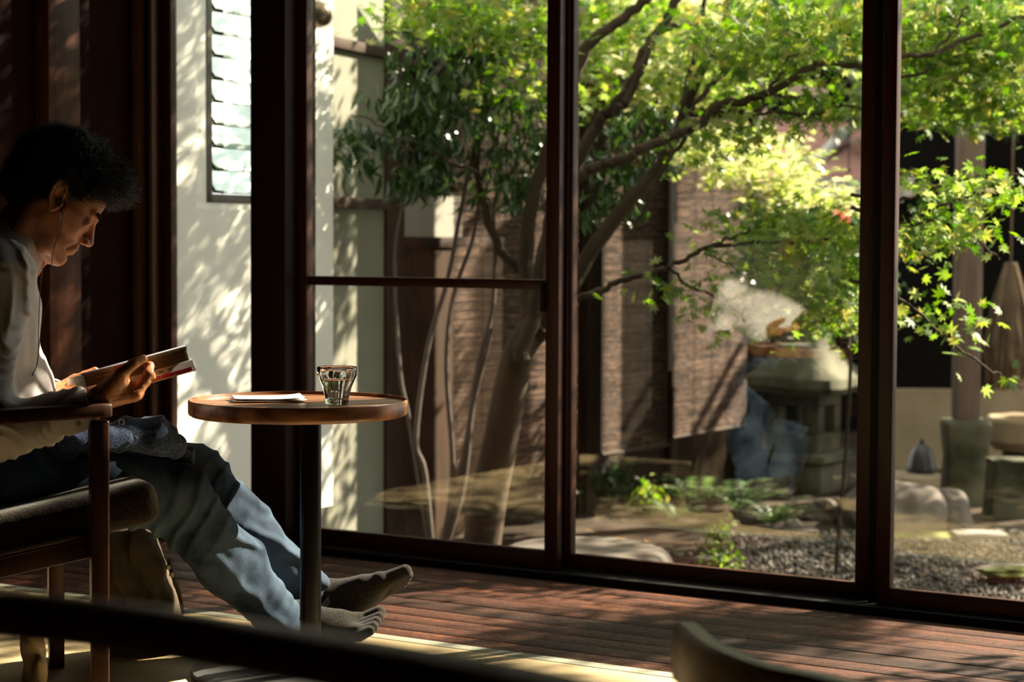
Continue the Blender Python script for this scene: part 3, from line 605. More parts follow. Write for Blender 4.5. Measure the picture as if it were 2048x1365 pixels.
# straw bundle hanging from the hall beam
q = MB(); rs = np.random.RandomState(3); hp = at(2022, 540, 10.9); lo_ = at(2022, 800, 10.9)[2]
for i in range(260):
    a = rs.uniform(0, 6.28); r = math.sqrt(rs.uniform(0, 1)); z = rs.uniform(0, 1)
    x, y = hp[0] + r * math.cos(a) * 0.03, hp[1] + r * math.sin(a) * 0.03
    zz = [hp[2] + 0.04 - 0.66 * u * rs.uniform(0.85, 1.08) for u in (0, 0.35, 0.75, 1)]
    q.tube([(x + r * math.cos(a) * w_ + 0.05 * u * 0, y + r * math.sin(a) * w_, z_) for (w_, z_, u) in zip((0.0, 0.07, 0.10 + rs.uniform(0, 0.03), 0.07 + rs.uniform(-0.02, 0.05)), zz, (0, 1, 2, 3))], [0.006, 0.006, 0.006, 0.003], 4, cap=False)
q.tube([hp + V([0, 0, 0.02]), hp + V([0, 0, 1.5])], 0.006, 6)
tag(q.build('straw_bundle', mat('old_straw', (0.09, 0.055, 0.03), 0.85, col2=(0.17, 0.11, 0.06), nscale=9, island=0.4)), 'bundle of dried brown straw hanging beside the wooden garden post', 'straw bundle')

# ------------------------------------------------------------------ leaves
def leaf_maple():
    v = [(0, 0, 0)]; f = []
    angs = [90, 52, 128, 12, 168, -28, 208]; lens = [1, 0.92, 0.92, 0.72, 0.72, 0.42, 0.42]
    for a, l in zip(angs, lens):
        a = math.radians(a); k = len(v); w = 0.26 * l
        for dd, ll, zz in ((-0.30, 0.48 * l, 0.02), (0, l, -0.10 * l), (0.30, 0.48 * l, 0.02)):
            v.append((math.cos(a + dd) * ll, math.sin(a + dd) * ll, zz))
        f.append((0, k, k + 1, k + 2))
    return V(v), np.array(f)
def leaf_oval(w=0.24, droop=0.25):
    v = [(0, 0, 0), (w, 0.4, 0.06), (w * 0.7, 0.75, -0.02), (0, 1.0, -droop), (-w * 0.7, 0.75, -0.02), (-w, 0.4, 0.06), (0, 0.42, 0.0), (0, 0.75, -0.07)]
    return V(v), np.array([(0, 1, 6, 5), (1, 2, 7, 6), (5, 6, 7, 4), (7, 2, 3, 4)])
TM, FM = leaf_maple(); TO, FO = leaf_oval(); TN, FN = leaf_oval(0.13, 0.3)
def leaf_cloud(patches, seed, tier=0.09, sub=14):
    """patches: (centre, radii, n); leaves gathered in flat tiers inside each"""
    rs = np.random.RandomState(seed); out = []
    for c, r, n in patches:
        m = max(3, n // sub); g = rs.normal(size=(m, 3)); g /= np.linalg.norm(g, axis=1)[:, None]; g *= rs.uniform(0.15, 1, (m, 1)) ** 0.5
        cc = V(c) + g * V(r); i = rs.randint(0, m, n); o = rs.normal(size=(n, 3)) * V([tier, tier, tier * 0.28]); out.append(cc[i] + o)
    return np.concatenate(out)
def foliage(name, parent, pts, size, T, F, m, seed, up=1.0, spread=0.6, drop=0.0, stuff=True):
    rs = np.random.RandomState(seed); n = len(pts); nr = rs.normal(size=(n, 3)) * spread + V([0, 0, up]); Rm = rot_from(nr, rs.uniform(0, 6.28, n), rs)
    if drop:   # leaves whose tip (y axis) hangs down
        y = rs.normal(size=(n, 3)) * 0.45 + V([0, 0, -drop]); y /= np.linalg.norm(y, axis=1)[:, None]; x = np.cross(y, rs.normal(size=(n, 3))); x /= np.linalg.norm(x, axis=1)[:, None]; Rm = np.stack([x, y, np.cross(x, y)], 2)
    o = scatter_mesh(name, pts, T, F, size * rs.uniform(0.65, 1.2, n), Rm, m, parent=parent, smooth=False)
    if stuff: o['kind'] = 'stuff'
    return o
def pc(px, py, Y, rx, ry, rd, n):   # a patch seen at a pixel, radii in pixels at its own depth
    s = Y / FPX; return (at(px, py, Y), (rx * s, rd, ry * s), n)
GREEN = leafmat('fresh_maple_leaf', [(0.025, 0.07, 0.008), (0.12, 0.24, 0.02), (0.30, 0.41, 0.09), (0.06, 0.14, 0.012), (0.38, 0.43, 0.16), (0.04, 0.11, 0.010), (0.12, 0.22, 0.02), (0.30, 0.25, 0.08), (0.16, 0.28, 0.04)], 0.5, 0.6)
SUNLIT = leafmat('sunlit_yellow_leaf', [(0.42, 0.46, 0.16), (0.60, 0.58, 0.36), (0.24, 0.34, 0.05), (0.62, 0.52, 0.34), (0.34, 0.42, 0.10), (0.14, 0.24, 0.03)], 0.45)  # pale tones put sunlight into the leaf colour
DARKG = leafmat('dark_glossy_leaf', [(0.022, 0.05, 0.012), (0.035, 0.075, 0.02), (0.05, 0.10, 0.02), (0.03, 0.06, 0.02)], 0.25, 0.3)
GREYG = leafmat('grey_green_leaf', [(0.12, 0.16, 0.08), (0.20, 0.24, 0.13), (0.08, 0.13, 0.05), (0.26, 0.28, 0.18)], 0.35)
MB1 = mat('maple_bark', (0.028, 0.018, 0.010), 0.85, spec=0.2, col2=(0.075, 0.052, 0.03), nscale=6, stretch=(1, 1, 0.4), bump=0.5, bscale=30)
def branch(q, pts, r0, r1, Y=None, n=9, wob=0.01, seed=0):
    P = catmull([at(a[0], a[1], a[2] if len(a) > 2 else Y) for a in pts], 5); m = len(P); rs = np.random.RandomState(seed + len(pts))
    P = [p + rs.normal(size=3) * wob * 0.4 for p in P]
    q.tube(P, [r0 + (r1 - r0) * (i / (m - 1)) for i in range(m)], n)
# ---- maple
base = at(962, 1075, 7.6); base[2] = GZ
t = thing('maple_tree', 'maple with several leaning stems and bright green leaves beside the stone step', 'tree', base)
q = MB()
br = branch
bb = at(950, 1130, 7.6); bb[2] = GZ - 0.02
q.tube(catmull([bb, at(975, 1010, 7.6), at(1000, 890, 7.6), at(1022, 770, 7.6), at(1045, 690, 7.55), at(1085, 645, 7.5)], 5), list(np.linspace(0.078, 0.055, 26)), 14)
br(q, [(1040, 700), (1100, 625), (1150, 560), (1195, 485), (1262, 400), (1320, 330), (1360, 250), (1400, 150), (1440, 60), (1470, -20)], 0.0390, 0.0132, 7.5)
br(q, [(1030, 740), (1052, 640), (1052, 540), (1062, 420), (1090, 320), (1130, 200), (1165, 110), (1200, 70), (1260, 25), (1310, -20)], 0.0330, 0.0180, 7.65)
br(q, [(1040, 720), (1070, 620), (1085, 520), (1105, 430), (1150, 335), (1193, 253), (1232, 211), (1270, 158), (1288, 105), (1327, 46), (1365, -20)], 0.0300, 0.0168, 7.4)
br(q, [(1232, 225), (1262, 190), (1292, 110), (1320, 62), (1355, 52), (1400, 50), (1440, 46), (1500, 30)], 0.0168, 0.0048, 7.35)
br(q, [(1262, 400), (1320, 330), (1362, 235), (1378, 160), (1400, 60), (1410, -20)], 0.0180, 0.0090, 7.7)
br(q, [(1362, 235), (1420, 175), (1480, 110), (1560, 20), (1600, -20)], 0.0132, 0.0072, 7.8)
br(q, [(1085, 420), (1148, 362), (1200, 330), (1250, 318), (1290, 296), (1350, 270), (1400, 250), (1432, 213), (1480, 205), (1530, 190), (1575, 165), (1620, 135), (1660, 125), (1728, 131), (1800, 116), (1870, 108), (1930, 80), (1990, 60), (2060, 20)], 0.0216, 0.0072, 7.0)
br(q, [(1432, 213), (1500, 228), (1560, 226), (1640, 226), (1700, 212), (1760, 220)], 0.0072, 0.0036, 7.0)
br(q, [(1392, 250), (1350, 305), (1320, 350), (1300, 400), (1255, 470)], 0.0084, 0.0048, 7.1)
br(q, [(1530, 190), (1560, 150), (1575, 120), (1620, 95)], 0.0072, 0.0036, 7.0)
br(q, [(1095, 632), (1145, 606), (1190, 585), (1230, 568), (1290, 550), (1330, 538), (1380, 515), (1410, 500), (1480, 489), (1560, 484), (1720, 478)], 0.0132, 0.0054, 6.9)
br(q, [(1410, 500), (1450, 480), (1500, 462), (1540, 440)], 0.0060, 0.0030, 6.9)
br(q, [(1340, 538), (1375, 572), (1420, 590), (1445, 602), (1480, 630), (1510, 665)], 0.0060, 0.0030, 6.9)
br(q, [(1410, 505), (1460, 530), (1510, 570), (1530, 590)], 0.0036, 0.0018, 6.9)
br(q, [(1044, 545), (1000, 500), (975, 430), (955, 340), (958, 205), (972, 82), (990, -10)], 0.0204, 0.0108, 7.9)
br(q, [(1800, 160), (1860, 140), (1900, 118), (1960, 100), (2060, 90)], 0.0060, 0.0036, 7.2)
br(q, [(1860, 108), (1900, 70), (1925, 30), (1940, -10)], 0.0060, 0.0030, 7.0)
for i, (pts) in enumerate([[(1700, 395), (1810, 400), (1880, 372), (1960, 352), (2060, 348)], [(1840, 430), (1910, 400), (1970, 385), (2040, 395)], [(1700, 560), (1800, 600), (1870, 660), (1930, 705), (1970, 735), (2005, 752)], [(1700, 420), (1810, 450), (1880, 440), (1950, 480), (2000, 520)]]):
    br(q, pts, 0.007, 0.003, 6.6)
q.build('trunk', MB1, t)
pts = []
pts += [pc(1560, 80, 7.2, 190, 75, 0.6, 1700), pc(1250, 60, 8.5, 130, 80, 0.5, 800), pc(1660, 30, 7.6, 110, 60, 0.5, 900), pc(1450, 150, 8.3, 130, 60, 0.4, 600)]
pts += [pc(1950, 60, 7.4, 160, 90, 0.5, 1700), pc(1900, 180, 7.6, 120, 70, 0.5, 1000), pc(2040, 180, 7.4, 70, 90, 0.4, 600)]
pts += [pc(910, 35, 7.6, 130, 45, 0.4, 800), pc(1050, 60, 7.6, 60, 60, 0.4, 350), pc(1060, 170, 7.8, 60, 80, 0.4, 260), pc(1200, 160, 8.5, 80, 80, 0.4, 350)]
pts += [pc(1610, 560, 7.0, 110, 75, 0.35, 480), pc(1560, 470, 7.0, 130, 45, 0.35, 330), pc(1650, 640, 7.1, 75, 50, 0.3, 230), pc(1395, 585, 6.9, 42, 38, 0.12, 70), pc(1680, 480, 7.0, 50, 70, 0.25, 240), pc(1500, 630, 7.0, 60, 45, 0.25, 170), pc(1640, 215, 7.1, 90, 40, 0.3, 180), pc(1450, 275, 7.2, 80, 45, 0.3, 170)]
pts += [pc(1850, 370, 6.7, 60, 40, 0.15, 100), pc(1980, 375, 6.6, 70, 32, 0.15, 120), pc(1900, 450, 6.6, 90, 34, 0.15, 170), pc(1830, 480, 6.6, 40, 40, 0.12, 80), pc(1985, 510, 6.6, 30, 18, 0.06, 14), pc(1840, 635, 6.6, 40, 34, 0.1, 50), pc(1880, 670, 6.6, 40, 20, 0.06, 16), pc(1995, 750, 6.6, 22, 14, 0.04, 9), pc(1940, 700, 6.6, 20, 14, 0.05, 6)]
foliage('foliage', t, leaf_cloud(pts, 3, tier=0.11), 0.038, TM, FM, GREEN, 4, up=0.9, spread=0.75)
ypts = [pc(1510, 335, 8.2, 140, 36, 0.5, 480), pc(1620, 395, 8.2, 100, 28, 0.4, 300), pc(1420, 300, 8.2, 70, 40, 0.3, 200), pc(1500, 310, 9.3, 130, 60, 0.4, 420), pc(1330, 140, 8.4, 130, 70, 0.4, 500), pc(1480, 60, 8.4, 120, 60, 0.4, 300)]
o = foliage('sunlit_foliage', t, leaf_cloud(ypts, 13), 0.042, TM, FM, SUNLIT, 14, up=1.2, spread=0.5); o['label'] = 'pale yellow leaves, sunlight put into their colour'
# added unseen leaf masses that dapple the wall and shade deck and mats
cpts = [(V(c), V(r), n) for c, r, n in SHADE_LEAVES]
foliage('shade_foliage', t, leaf_cloud(cpts, 23, tier=0.12), 0.055, TM, FM, GREEN, 24, up=1.0, spread=0.6)
# ---- slim evergreen with hanging leaves in front of the white wall
base = at(870, 1090, 7.9); base[2] = GZ
t = thing('evergreen_tree', 'slender evergreen with drooping dark narrow leaves and thin stems', 'tree', base)
q = MB(); x0 = base[0]
def stem(pts, r0, r1, Y=7.9):
    P = [V([x0 + (pts[0][2] if len(pts[0]) > 2 else 0), Y, GZ - 0.01])] + [at(p[0], p[1], Y) for p in pts]; P = catmull(P, 5); q.tube(P, list(np.linspace(r0, r1, len(P))), 7)
for pl, r0 in (([(850, 950), (832, 880), (855, 700), (895, 560), (918, 440), (940, 330), (975, 200), (1000, 90), (1010, -20)], 0.014), ([(905, 960), (893, 740), (905, 600), (945, 480), (960, 390), (985, 300), (1050, 130)], 0.013), ([(820, 850), (800, 740), (790, 520), (808, 400), (830, 300), (840, 150), (850, -20)], 0.010), ([(930, 900), (955, 740), (985, 620), (990, 500), (990, 400), (1030, 330), (1060, 240), (1085, 90)], 0.013), ([(925, 980), (945, 820), (975, 700), (985, 655)], 0.016)): stem(pl, r0, 0.004)
br(q, [(955, 345), (900, 325), (840, 290), (790, 275), (730, 268), (665, 275)], 0.009, 0.003, 7.7)
br(q, [(830, 300), (790, 285), (745, 240), (700, 232)], 0.006, 0.003, 7.7)
q.build('stems', mat('thin_dark_bark', (0.05, 0.035, 0.025), 0.85, col2=(0.09, 0.065, 0.045), nscale=8), t)
e = [pc(850, 200, 7.9, 80, 150, 0.3, 460), pc(700, 262, 7.7, 42, 26, 0.12, 42), pc(735, 300, 7.7, 40, 40, 0.12, 40), pc(680, 320, 7.7, 20, 30, 0.08, 16), pc(850, 350, 7.8, 70, 50, 0.2, 160), pc(960, 230, 7.9, 90, 170, 0.3, 340), pc(1050, 300, 7.9, 50, 150, 0.3, 260), pc(1260, 290, 7.8, 80, 90, 0.25, 240), pc(1210, 400, 7.8, 50, 60, 0.25, 110), pc(920, 60, 8.0, 130, 60, 0.3, 360)]
foliage('foliage', t, leaf_cloud(e, 31, tier=0.05, sub=9), 0.085, TN, FN, DARKG, 32, drop=1.0)
# ---- background trees over the red roof
def bgtree(name, label, px, Y, patches, m, size, seed, T=TM, F=FM, rt=0.09, drop=0, up=0.8):
    b0 = at(px, 900, Y); b0[2] = GZ; t = thing(name, label, 'tree', b0, 'trees beyond the garden')
    q = MB(); P = catmull([b0, b0 + V([0.05, 0, 1.2]), b0 + V([-0.05, 0.1, 2.4]), b0 + V([0.1, 0, 3.6])], 4); q.tube(P, list(np.linspace(rt, rt * 0.4, len(P))), 9)
    for c, r, n in patches[:6]: q.tube(catmull([b0 + V([0, 0, 1.8]), (b0 + V([0, 0, 2.2]) + c) / 2 + V([0, 0, 0.2]), c], 4), list(np.linspace(rt * 0.4, 0.01, 9)), 6)
    q.build('trunk', MB1, t); foliage('foliage', t, leaf_cloud(patches, seed, tier=0.16), size, T, F, m, seed + 1, up=up, drop=drop)
bgtree('background_tree', 'grey-green tree rising behind the red roof', 1620, 15.2, [pc(1560, 150, 15.0, 70, 60, 0.7, 260), pc(1690, 60, 15.0, 110, 70, 0.8, 700), pc(1560, 40, 15, 90, 60, 0.8, 600)], GREYG, 0.09, 51)
bgtree('background_tree', 'dense leafy tree over the dark hall opening', 2330, 11.0, [pc(1900, 60, 12.8, 170, 110, 0.8, 2600), pc(1880, 200, 12.8, 120, 70, 0.7, 1700), pc(2010, 210, 12.6, 90, 80, 0.7, 1500), pc(1840, 250, 12.6, 60, 40, 0.4, 500)], GREYG, 0.075, 61)
bgtree('background_tree', 'yellow-green tree behind the reed blinds', 1300, 12.9, [pc(1350, 90, 12.6, 190, 130, 0.8, 2600), pc(1200, 100, 12.0, 100, 120, 0.6, 1200)], SUNLIT, 0.075, 71)
# pine: needle tufts
t = thing('pine_tree', 'pine with pale blue-green needle tufts in front of the dark hall', 'tree', [at(2130, 900, 9.6)[0], 9.6, GZ])
q = MB(); bx0 = at(2130, 900, 9.6)
q.tube(catmull([V([bx0[0], 9.6, GZ]), at(2110, 600, 9.6), at(2130, 300, 9.5), at(2100, 160, 9.5)], 5), list(np.linspace(0.06, 0.03, 16)), 10)
br(q, [(2110, 250), (2060, 245), (2010, 250), (1960, 225), (1900, 215), (1850, 235)], 0.025, 0.008, 9.4); br(q, [(2120, 140), (2060, 130), (2020, 150)], 0.02, 0.008, 9.4); q.build('trunk', MB1, t)
rs = np.random.RandomState(8); vs = []; fs = []
for (px, py) in [(1995, 245), (1925, 248), (2025, 262), (1950, 210), (1880, 230), (2045, 240), (1990, 200), (1965, 262), (2035, 140), (1845, 240), (1900, 190), (1990, 150)]:
    c = at(px, py, 9.4 + rs.uniform(-0.15, 0.15))
    for i in range(110):
        d = rs.normal(size=3) + V([0, 0, 0.4]); d /= np.linalg.norm(d); s = np.cross(d, rs.normal(size=3)); s /= np.linalg.norm(s); L_ = rs.uniform(0.05, 0.10); k = len(vs)
        vs += [c - s * 0.0012, c + s * 0.0012, c + d * L_]; fs.append((k, k + 1, k + 2))
o = mesh_obj('needles', vs, fs, leafmat('pine_needle', [(0.10, 0.16, 0.09), (0.20, 0.28, 0.18)], 0.2), t, smooth=False); o['kind'] = 'stuff'
# pink blossom sprig
bc = at(1680, 437, 8.0); t = thing('flowering_shrub', 'pink blossoms among dark leaves by the door stile', 'shrub', [bc[0], 8.0, GZ])
q = MB(); q.tube(catmull([V([bc[0], 8.0, GZ]), bc + V([0.05, 0, -0.6]), bc + V([0, 0, -0.03])], 5), 0.008, 6); q.build('stem', MB1, t)
pk = leaf_cloud([(bc, (0.055, 0.05, 0.032), 150)], 81, tier=0.012, sub=6); foliage('blossoms', t, pk, 0.016, TO, FO, leafmat('pink_petal', [(0.75, 0.10, 0.12), (0.8, 0.2, 0.22)], 0.3), 82, up=0.3, spread=1)
foliage('foliage', t, leaf_cloud([pc(1600, 520, 9.6, 110, 130, 0.4, 1100), pc(1700, 560, 9.6, 60, 140, 0.3, 500), pc(1560, 440, 9.4, 80, 50, 0.3, 400)], 83), 0.06, TO, FO, DARKG, 84, up=0.4, spread=1)

# ---- hedge added mostly outside the frame to shade the mats nearer the camera
t = thing('added_shade_hedge', 'tall dense hedge added outside the last glass door pane to shade the mats', 'shrub', (3.5, 5.4, GZ))
q = MB()
for i in range(7):
    rs = np.random.RandomState(i); a = V([3.45 + rs.uniform(-.1, .1), 4.5 + 0.25 * i, GZ]); q.tube(catmull([a, a + V([0.05, 0, 1.2]), a + V([rs.uniform(-.2, .2), rs.uniform(-.1, .1), 3.0])], 4), list(np.linspace(0.03, 0.01, 9)), 7)
q.build('stems', MB1, t)
foliage('foliage', t, np.random.RandomState(5).uniform((3.15, 4.45, 0.4), (3.85, 6.0, 3.1), (5200, 3)), 0.10, TO, FO, DARKG, 99, up=0.5, spread=1)

# ------------------------------------------------------------------ low plants
def shrub(label, px, py, rx, ry, n, size, m, seed, T=TO, F=FO, cat='shrub', name='low_shrub'):
    g0 = G(px, py); Y = g0[1]; t = thing(name, label, cat, [g0[0], Y, GZ]); s = Y / FPX; rs = np.random.RandomState(seed)
    q = MB(); tips = []
    for i in range(14):
        a = rs.uniform(0, 6.28); r = rs.uniform(0.2, 1); tp = V([g0[0] + math.cos(a) * rx * s * r, Y + math.sin(a) * rx * s * r, GZ + ry * 2 * s * (1 - 0.45 * r * r) * rs.uniform(0.8, 1.05)]); q.tube(catmull([V([g0[0], Y, GZ]), (V([g0[0], Y, GZ]) + tp) / 2 + V([0, 0, 0.03]), tp], 4), 0.003, 5); tips.append(tp)
    q.build('stems', MB1, t); tips = V(tips); i = rs.randint(0, 14, n); u = rs.uniform(0.35, 1.05, (n, 1)); P = V([g0[0], Y, GZ]) * (1 - u) + tips[i] * u + rs.normal(size=(n, 3)) * 0.025
    foliage('foliage', t, P, size, T, F, m, seed + 1, up=0.7, spread=0.8); return t
shrub('glossy dark shrub with small pink bud behind the flat stone step', 1215, 1020, 100, 48, 800, 0.042, DARKG, 91)
shrub('small bright leafy plant between the shrub and the ferns', 1290, 1030, 45, 34, 200, 0.04, GREEN, 93)
shrub('little green weed at the edge of the flat stone step', 1440, 1105, 40, 26, 160, 0.03, GREEN, 95, name='weed', cat='plant'); shrub('creeping green weed in front of the stepping stone rim', 1445, 1150, 40, 24, 160, 0.03, GREEN, 97, name='weed', cat='plant')
shrub('dark foliage at the foot of the shorter reed blind', 1340, 960, 60, 36, 260, 0.05, DARKG, 99)
def fern(label, px, py, n, L_, seed, m):
    g0 = G(px, py); t = thing('fern', label, 'fern', g0, 'ferns in front of the stone lantern'); rs = np.random.RandomState(seed); vs = []; fs = []; q = MB()
    for i in range(n):
        a = 2 * math.pi * i / n + rs.uniform(-0.3, 0.3); l = L_ * rs.uniform(0.7, 1.15); dirv = V([math.cos(a), math.sin(a), 0]); pr = []
        lift = rs.uniform(0.45, 1.0)
        for k in range(13):
            u = k / 12; pr.append(V([g0[0], g0[1], GZ]) + dirv * l * u * (0.55 + 0.3 * (1 - lift)) * (1 + 0.2 * u) + V([0, 0, l * lift * (u * 1.15 - u * u * 0.75)]))
        q.tube(pr, 0.0022, 4, cap=False)
        side = V([-dirv[1], dirv[0], 0])
        for k in range(1, 12):
            for s in (-1, 1):
                u = k / 12; ll = l * 0.2 * math.sin(math.pi * min(1, u * 0.85 + 0.15)) ; tdir = pr[k + 1] - pr[k]; tdir /= np.linalg.norm(tdir); d = side * s * 0.85 + tdir * 0.5; d[2] -= 0.15; c0_ = len(vs)
                vs += [pr[k], pr[k] + d * ll * 0.5 + tdir * ll * 0.13, pr[k] + d * ll, pr[k] + d * ll * 0.5 - tdir * ll * 0.13]; fs.append((c0_, c0_ + 1, c0_ + 2, c0_ + 3))
    q.build('stalks', MB1, t); o = mesh_obj('fronds', vs, fs, m, t, smooth=False); return t
FERN = leafmat('fern_green', [(0.04, 0.08, 0.02), (0.08, 0.14, 0.04), (0.14, 0.19, 0.08)], 0.4)
fern('tall fern with upright fronds behind the other ferns', 1395, 1010, 18, 0.42, 1, FERN); fern('broad arching fern in front of the lantern base', 1480, 1025, 22, 0.40, 2, FERN); fern('low dense fern nearest the gravel', 1545, 1052, 24, 0.30, 3, FERN); fern('small fern next to the glossy shrub', 1350, 1042, 16, 0.24, 4, FERN)
# fallen maple leaves on the step stone and the soil
fall = [(1245, 1078), (1290, 1082), (1272, 1092), (1180, 1062), (1660, 1120), (1850, 1150), (1590, 1090), (2010, 1072), (1120, 1075), (1300, 1110), (1885, 1140), (1450, 1085)]
FALL = ['dry maple leaf fallen on the back edge of the flat stone step', 'dry maple leaf fallen near the middle of the flat stone step', 'dry maple leaf fallen just in front of the middle leaf on the stone step',
        'dry maple leaf at the back of the stone step, beside the door stile', 'dry maple leaf on the gravel before the low brown rock', 'dry maple leaf lying alone on gravel in front of the big boulder', 'dry maple leaf on the soil below the ferns',
        'dry maple leaf on the pale slab by the mossy blocks', 'dry maple leaf on the stone step behind the meeting door stiles', 'dry maple leaf fallen on the front rim of the flat stone step', 'reddish dry maple leaf on gravel between boulder and mossy sunken stone', 'dry maple leaf on the soil behind the little green weed']
for i, (x, y) in enumerate(fall):
    zz = -0.148 if x < 1330 and y < 1115 else GZ + 0.012
    p = onz(x, y, zz); rs = np.random.RandomState(i); o = scatter_mesh('fallen_leaf', V([p]), TM, FM, V([0.03]), rot_from(V([[rs.normal() * 0.15, rs.normal() * 0.15, 1]]), V([rs.uniform(0, 6)]), rs), leafmat('dry_leaf', [(0.35, 0.16, 0.06), (0.45, 0.28, 0.12)], 0.2) if i == 0 else bpy.data.materials['dry_leaf'], smooth=False)
    tag(o, FALL[i], 'leaf', 'fallen maple leaves')
# ------------------------------------------------------------------ round cafe table, tumbler, paper
def wood(name, c1, c2, rough=0.35, rot=0.0, st=(1.5, 22, 22), ns=3, coat=0):
    return mat(name, c1, rough, spec=0.35, col2=c2, nscale=ns, stretch=st, rot=rot, bump=0.08, coat=coat)
TY = 4.577; TC = at(597, 808, TY); TZ = 0.628; TR = 0.252; TX = TC[0]
t = thing('cafe_table', 'round walnut cafe table on a black pedestal beside the reading man', 'table', [TX + 0.028, TY, 0])
q = MB(); q.lathe([(0.0, TZ - 0.030), (TR - 0.008, TZ - 0.030), (TR - 0.002, TZ - 0.026), (TR, TZ - 0.020), (TR, TZ + 0.004), (TR - 0.002, TZ + 0.007), (TR - 0.0045, TZ + 0.007), (TR - 0.007, TZ), (TR - 0.012, TZ - 0.001), (0.0, TZ - 0.001)], (TX, TY, 0), 96)
MT = wood('walnut_table_top', (0.075, 0.026, 0.009), (0.30, 0.135, 0.055), 0.32, rot=0.5, st=(1.2, 12, 12), ns=2.2)
q.build('tabletop', MT, t, sharp=50)
MK = mat('black_powder_coat', (0.002, 0.002, 0.0025), 0.3, spec=0.2)
q = MB(); q.tube([(TX + 0.028, TY, 0.02), (TX + 0.028, TY, TZ - 0.035)], 0.0245, 32); q.build('column', MK, t)
q = MB(); q.lathe([(0, TZ - 0.038), (0.075, TZ - 0.038), (0.078, TZ - 0.034), (0.078, TZ - 0.030), (0, TZ - 0.030)], (TX + 0.028, TY, 0), 32)
q.build('mounting_plate', MK, t)
for a in (0.4, 1.97, 3.54, 5.1):
    q = MB(); q.lathe([(0, TZ - 0.043), (0.005, TZ - 0.042), (0.007, TZ - 0.038), (0, TZ - 0.038)], (TX + 0.028 + 0.062 * math.cos(a), TY + 0.062 * math.sin(a), 0), 12); q.build('screw', mat('brass_screw', (0.4, 0.3, 0.12), 0.3, metal=1) if a == 0.4 else bpy.data.materials['brass_screw'], t)
q = MB(); q.lathe([(0, 0.0), (0.272, 0.0), (0.275, 0.004), (0.272, 0.011), (0.25, 0.015), (0.05, 0.022), (0.035, 0.03), (0, 0.03)], (TX + 0.028, TY, 0.001), 72)
q.build('base', mat('dark_grey_steel_base', (0.06, 0.062, 0.06), 0.42), t)

gp = onz(674, 808, TZ); gx, gy = gp[0], TY - 0.05; gp = at(674, 806, gy); gx = gp[0]
t = thing('water_tumbler', 'faceted clear glass tumbler half full of water on the round table', 'glass', [gx, gy, TZ])
def facet(a, i): return 1 - 0.035 * (1 - abs(math.cos(4.5 * a))) if 2 <= i <= 7 else 1
out = [(0.0, 0.0), (0.0245, 0.0), (0.0265, 0.003), (0.0268, 0.012), (0.0275, 0.016), (0.034, 0.040), (0.0425, 0.060), (0.0455, 0.066), (0.0458, 0.082), (0.0450, 0.0850), (0.0435, 0.0855)]
inn = [(0.0425, 0.0845), (0.0425, 0.068), (0.0400, 0.060), (0.0315, 0.040), (0.0245, 0.016), (0.022, 0.012), (0.0, 0.011)]
q = MB(); q.lathe(out + inn, (gx, gy, TZ + 0.0005), 72, facet)
MGL = bpy.data.materials.new('clear_glass'); MGL.use_nodes = True; bb_ = MGL.node_tree.nodes['Principled BSDF']; bb_.inputs['Roughness'].default_value = 0.0; bb_.inputs['Transmission Weight'].default_value = 1; bb_.inputs['IOR'].default_value = 1.5; bb_.inputs['Base Color'].default_value = (0.98, 1, 0.99, 1)
q.build('glass_body', MGL, t, sharp=60)
MWA = bpy.data.materials.new('water'); MWA.use_nodes = True; bb_ = MWA.node_tree.nodes['Principled BSDF']; bb_.inputs['Roughness'].default_value = 0.0; bb_.inputs['Transmission Weight'].default_value = 1; bb_.inputs['IOR'].default_value = 1.33; bb_.inputs['Base Color'].default_value = (1, 1, 1, 1)
q = MB(); q.lathe([(0.0, 0.0115), (0.0218, 0.0125), (0.0242, 0.0165), (0.0312, 0.040), (0.0390, 0.0575), (0.0396, 0.0592), (0.036, 0.0582), (0.0, 0.058)], (gx, gy, TZ + 0.0005), 48); q.build('water', MWA, t, sharp=60)
# folded paper lying on the table
q = MB(); rs = np.random.RandomState(2); c = onz(525, 799, TZ + 0.002); nx, ny = 14, 8; L_, Wd = 0.085, 0.055
def paper_grid(q, z0, sc, ph):
    k = len(q.v)
    for j in range(ny):
        for i in range(nx):
            u, v_ = i / (nx - 1) * 2 - 1, j / (ny - 1) * 2 - 1; x, y = u * L_ * sc, v_ * Wd * sc
            z = z0 + 0.002 * (1 + math.sin(3 * u + ph) * math.cos(2 * v_)) + (0.006 * max(0, u - 0.6) if ph else 0) + 0.003 * max(0, abs(u) - .8)
            q.v.append(V([TX - 0.075 + x * math.cos(0.25) - y * math.sin(0.25), TY + 0.04 + x * math.sin(0.25) + y * math.cos(0.25), z]))
    for j in range(ny - 1):
        for i in range(nx - 1): a = k + j * nx + i; q.f.append((a, a + 1, a + nx + 1, a + nx))
paper_grid(q, TZ + 0.0012, 1.0, 0.0); paper_grid(q, TZ + 0.0065, 0.96, 1.3)
MPAP = mat('white_paper', (0.85, 0.83, 0.78), 0.8)
o = q.build('folded_paper', MPAP, smooth=True); md = o.modifiers.new('s', 'SOLIDIFY'); md.thickness = 0.0006; tag(o, 'crumpled white folded paper lying on the round walnut table', 'paper')

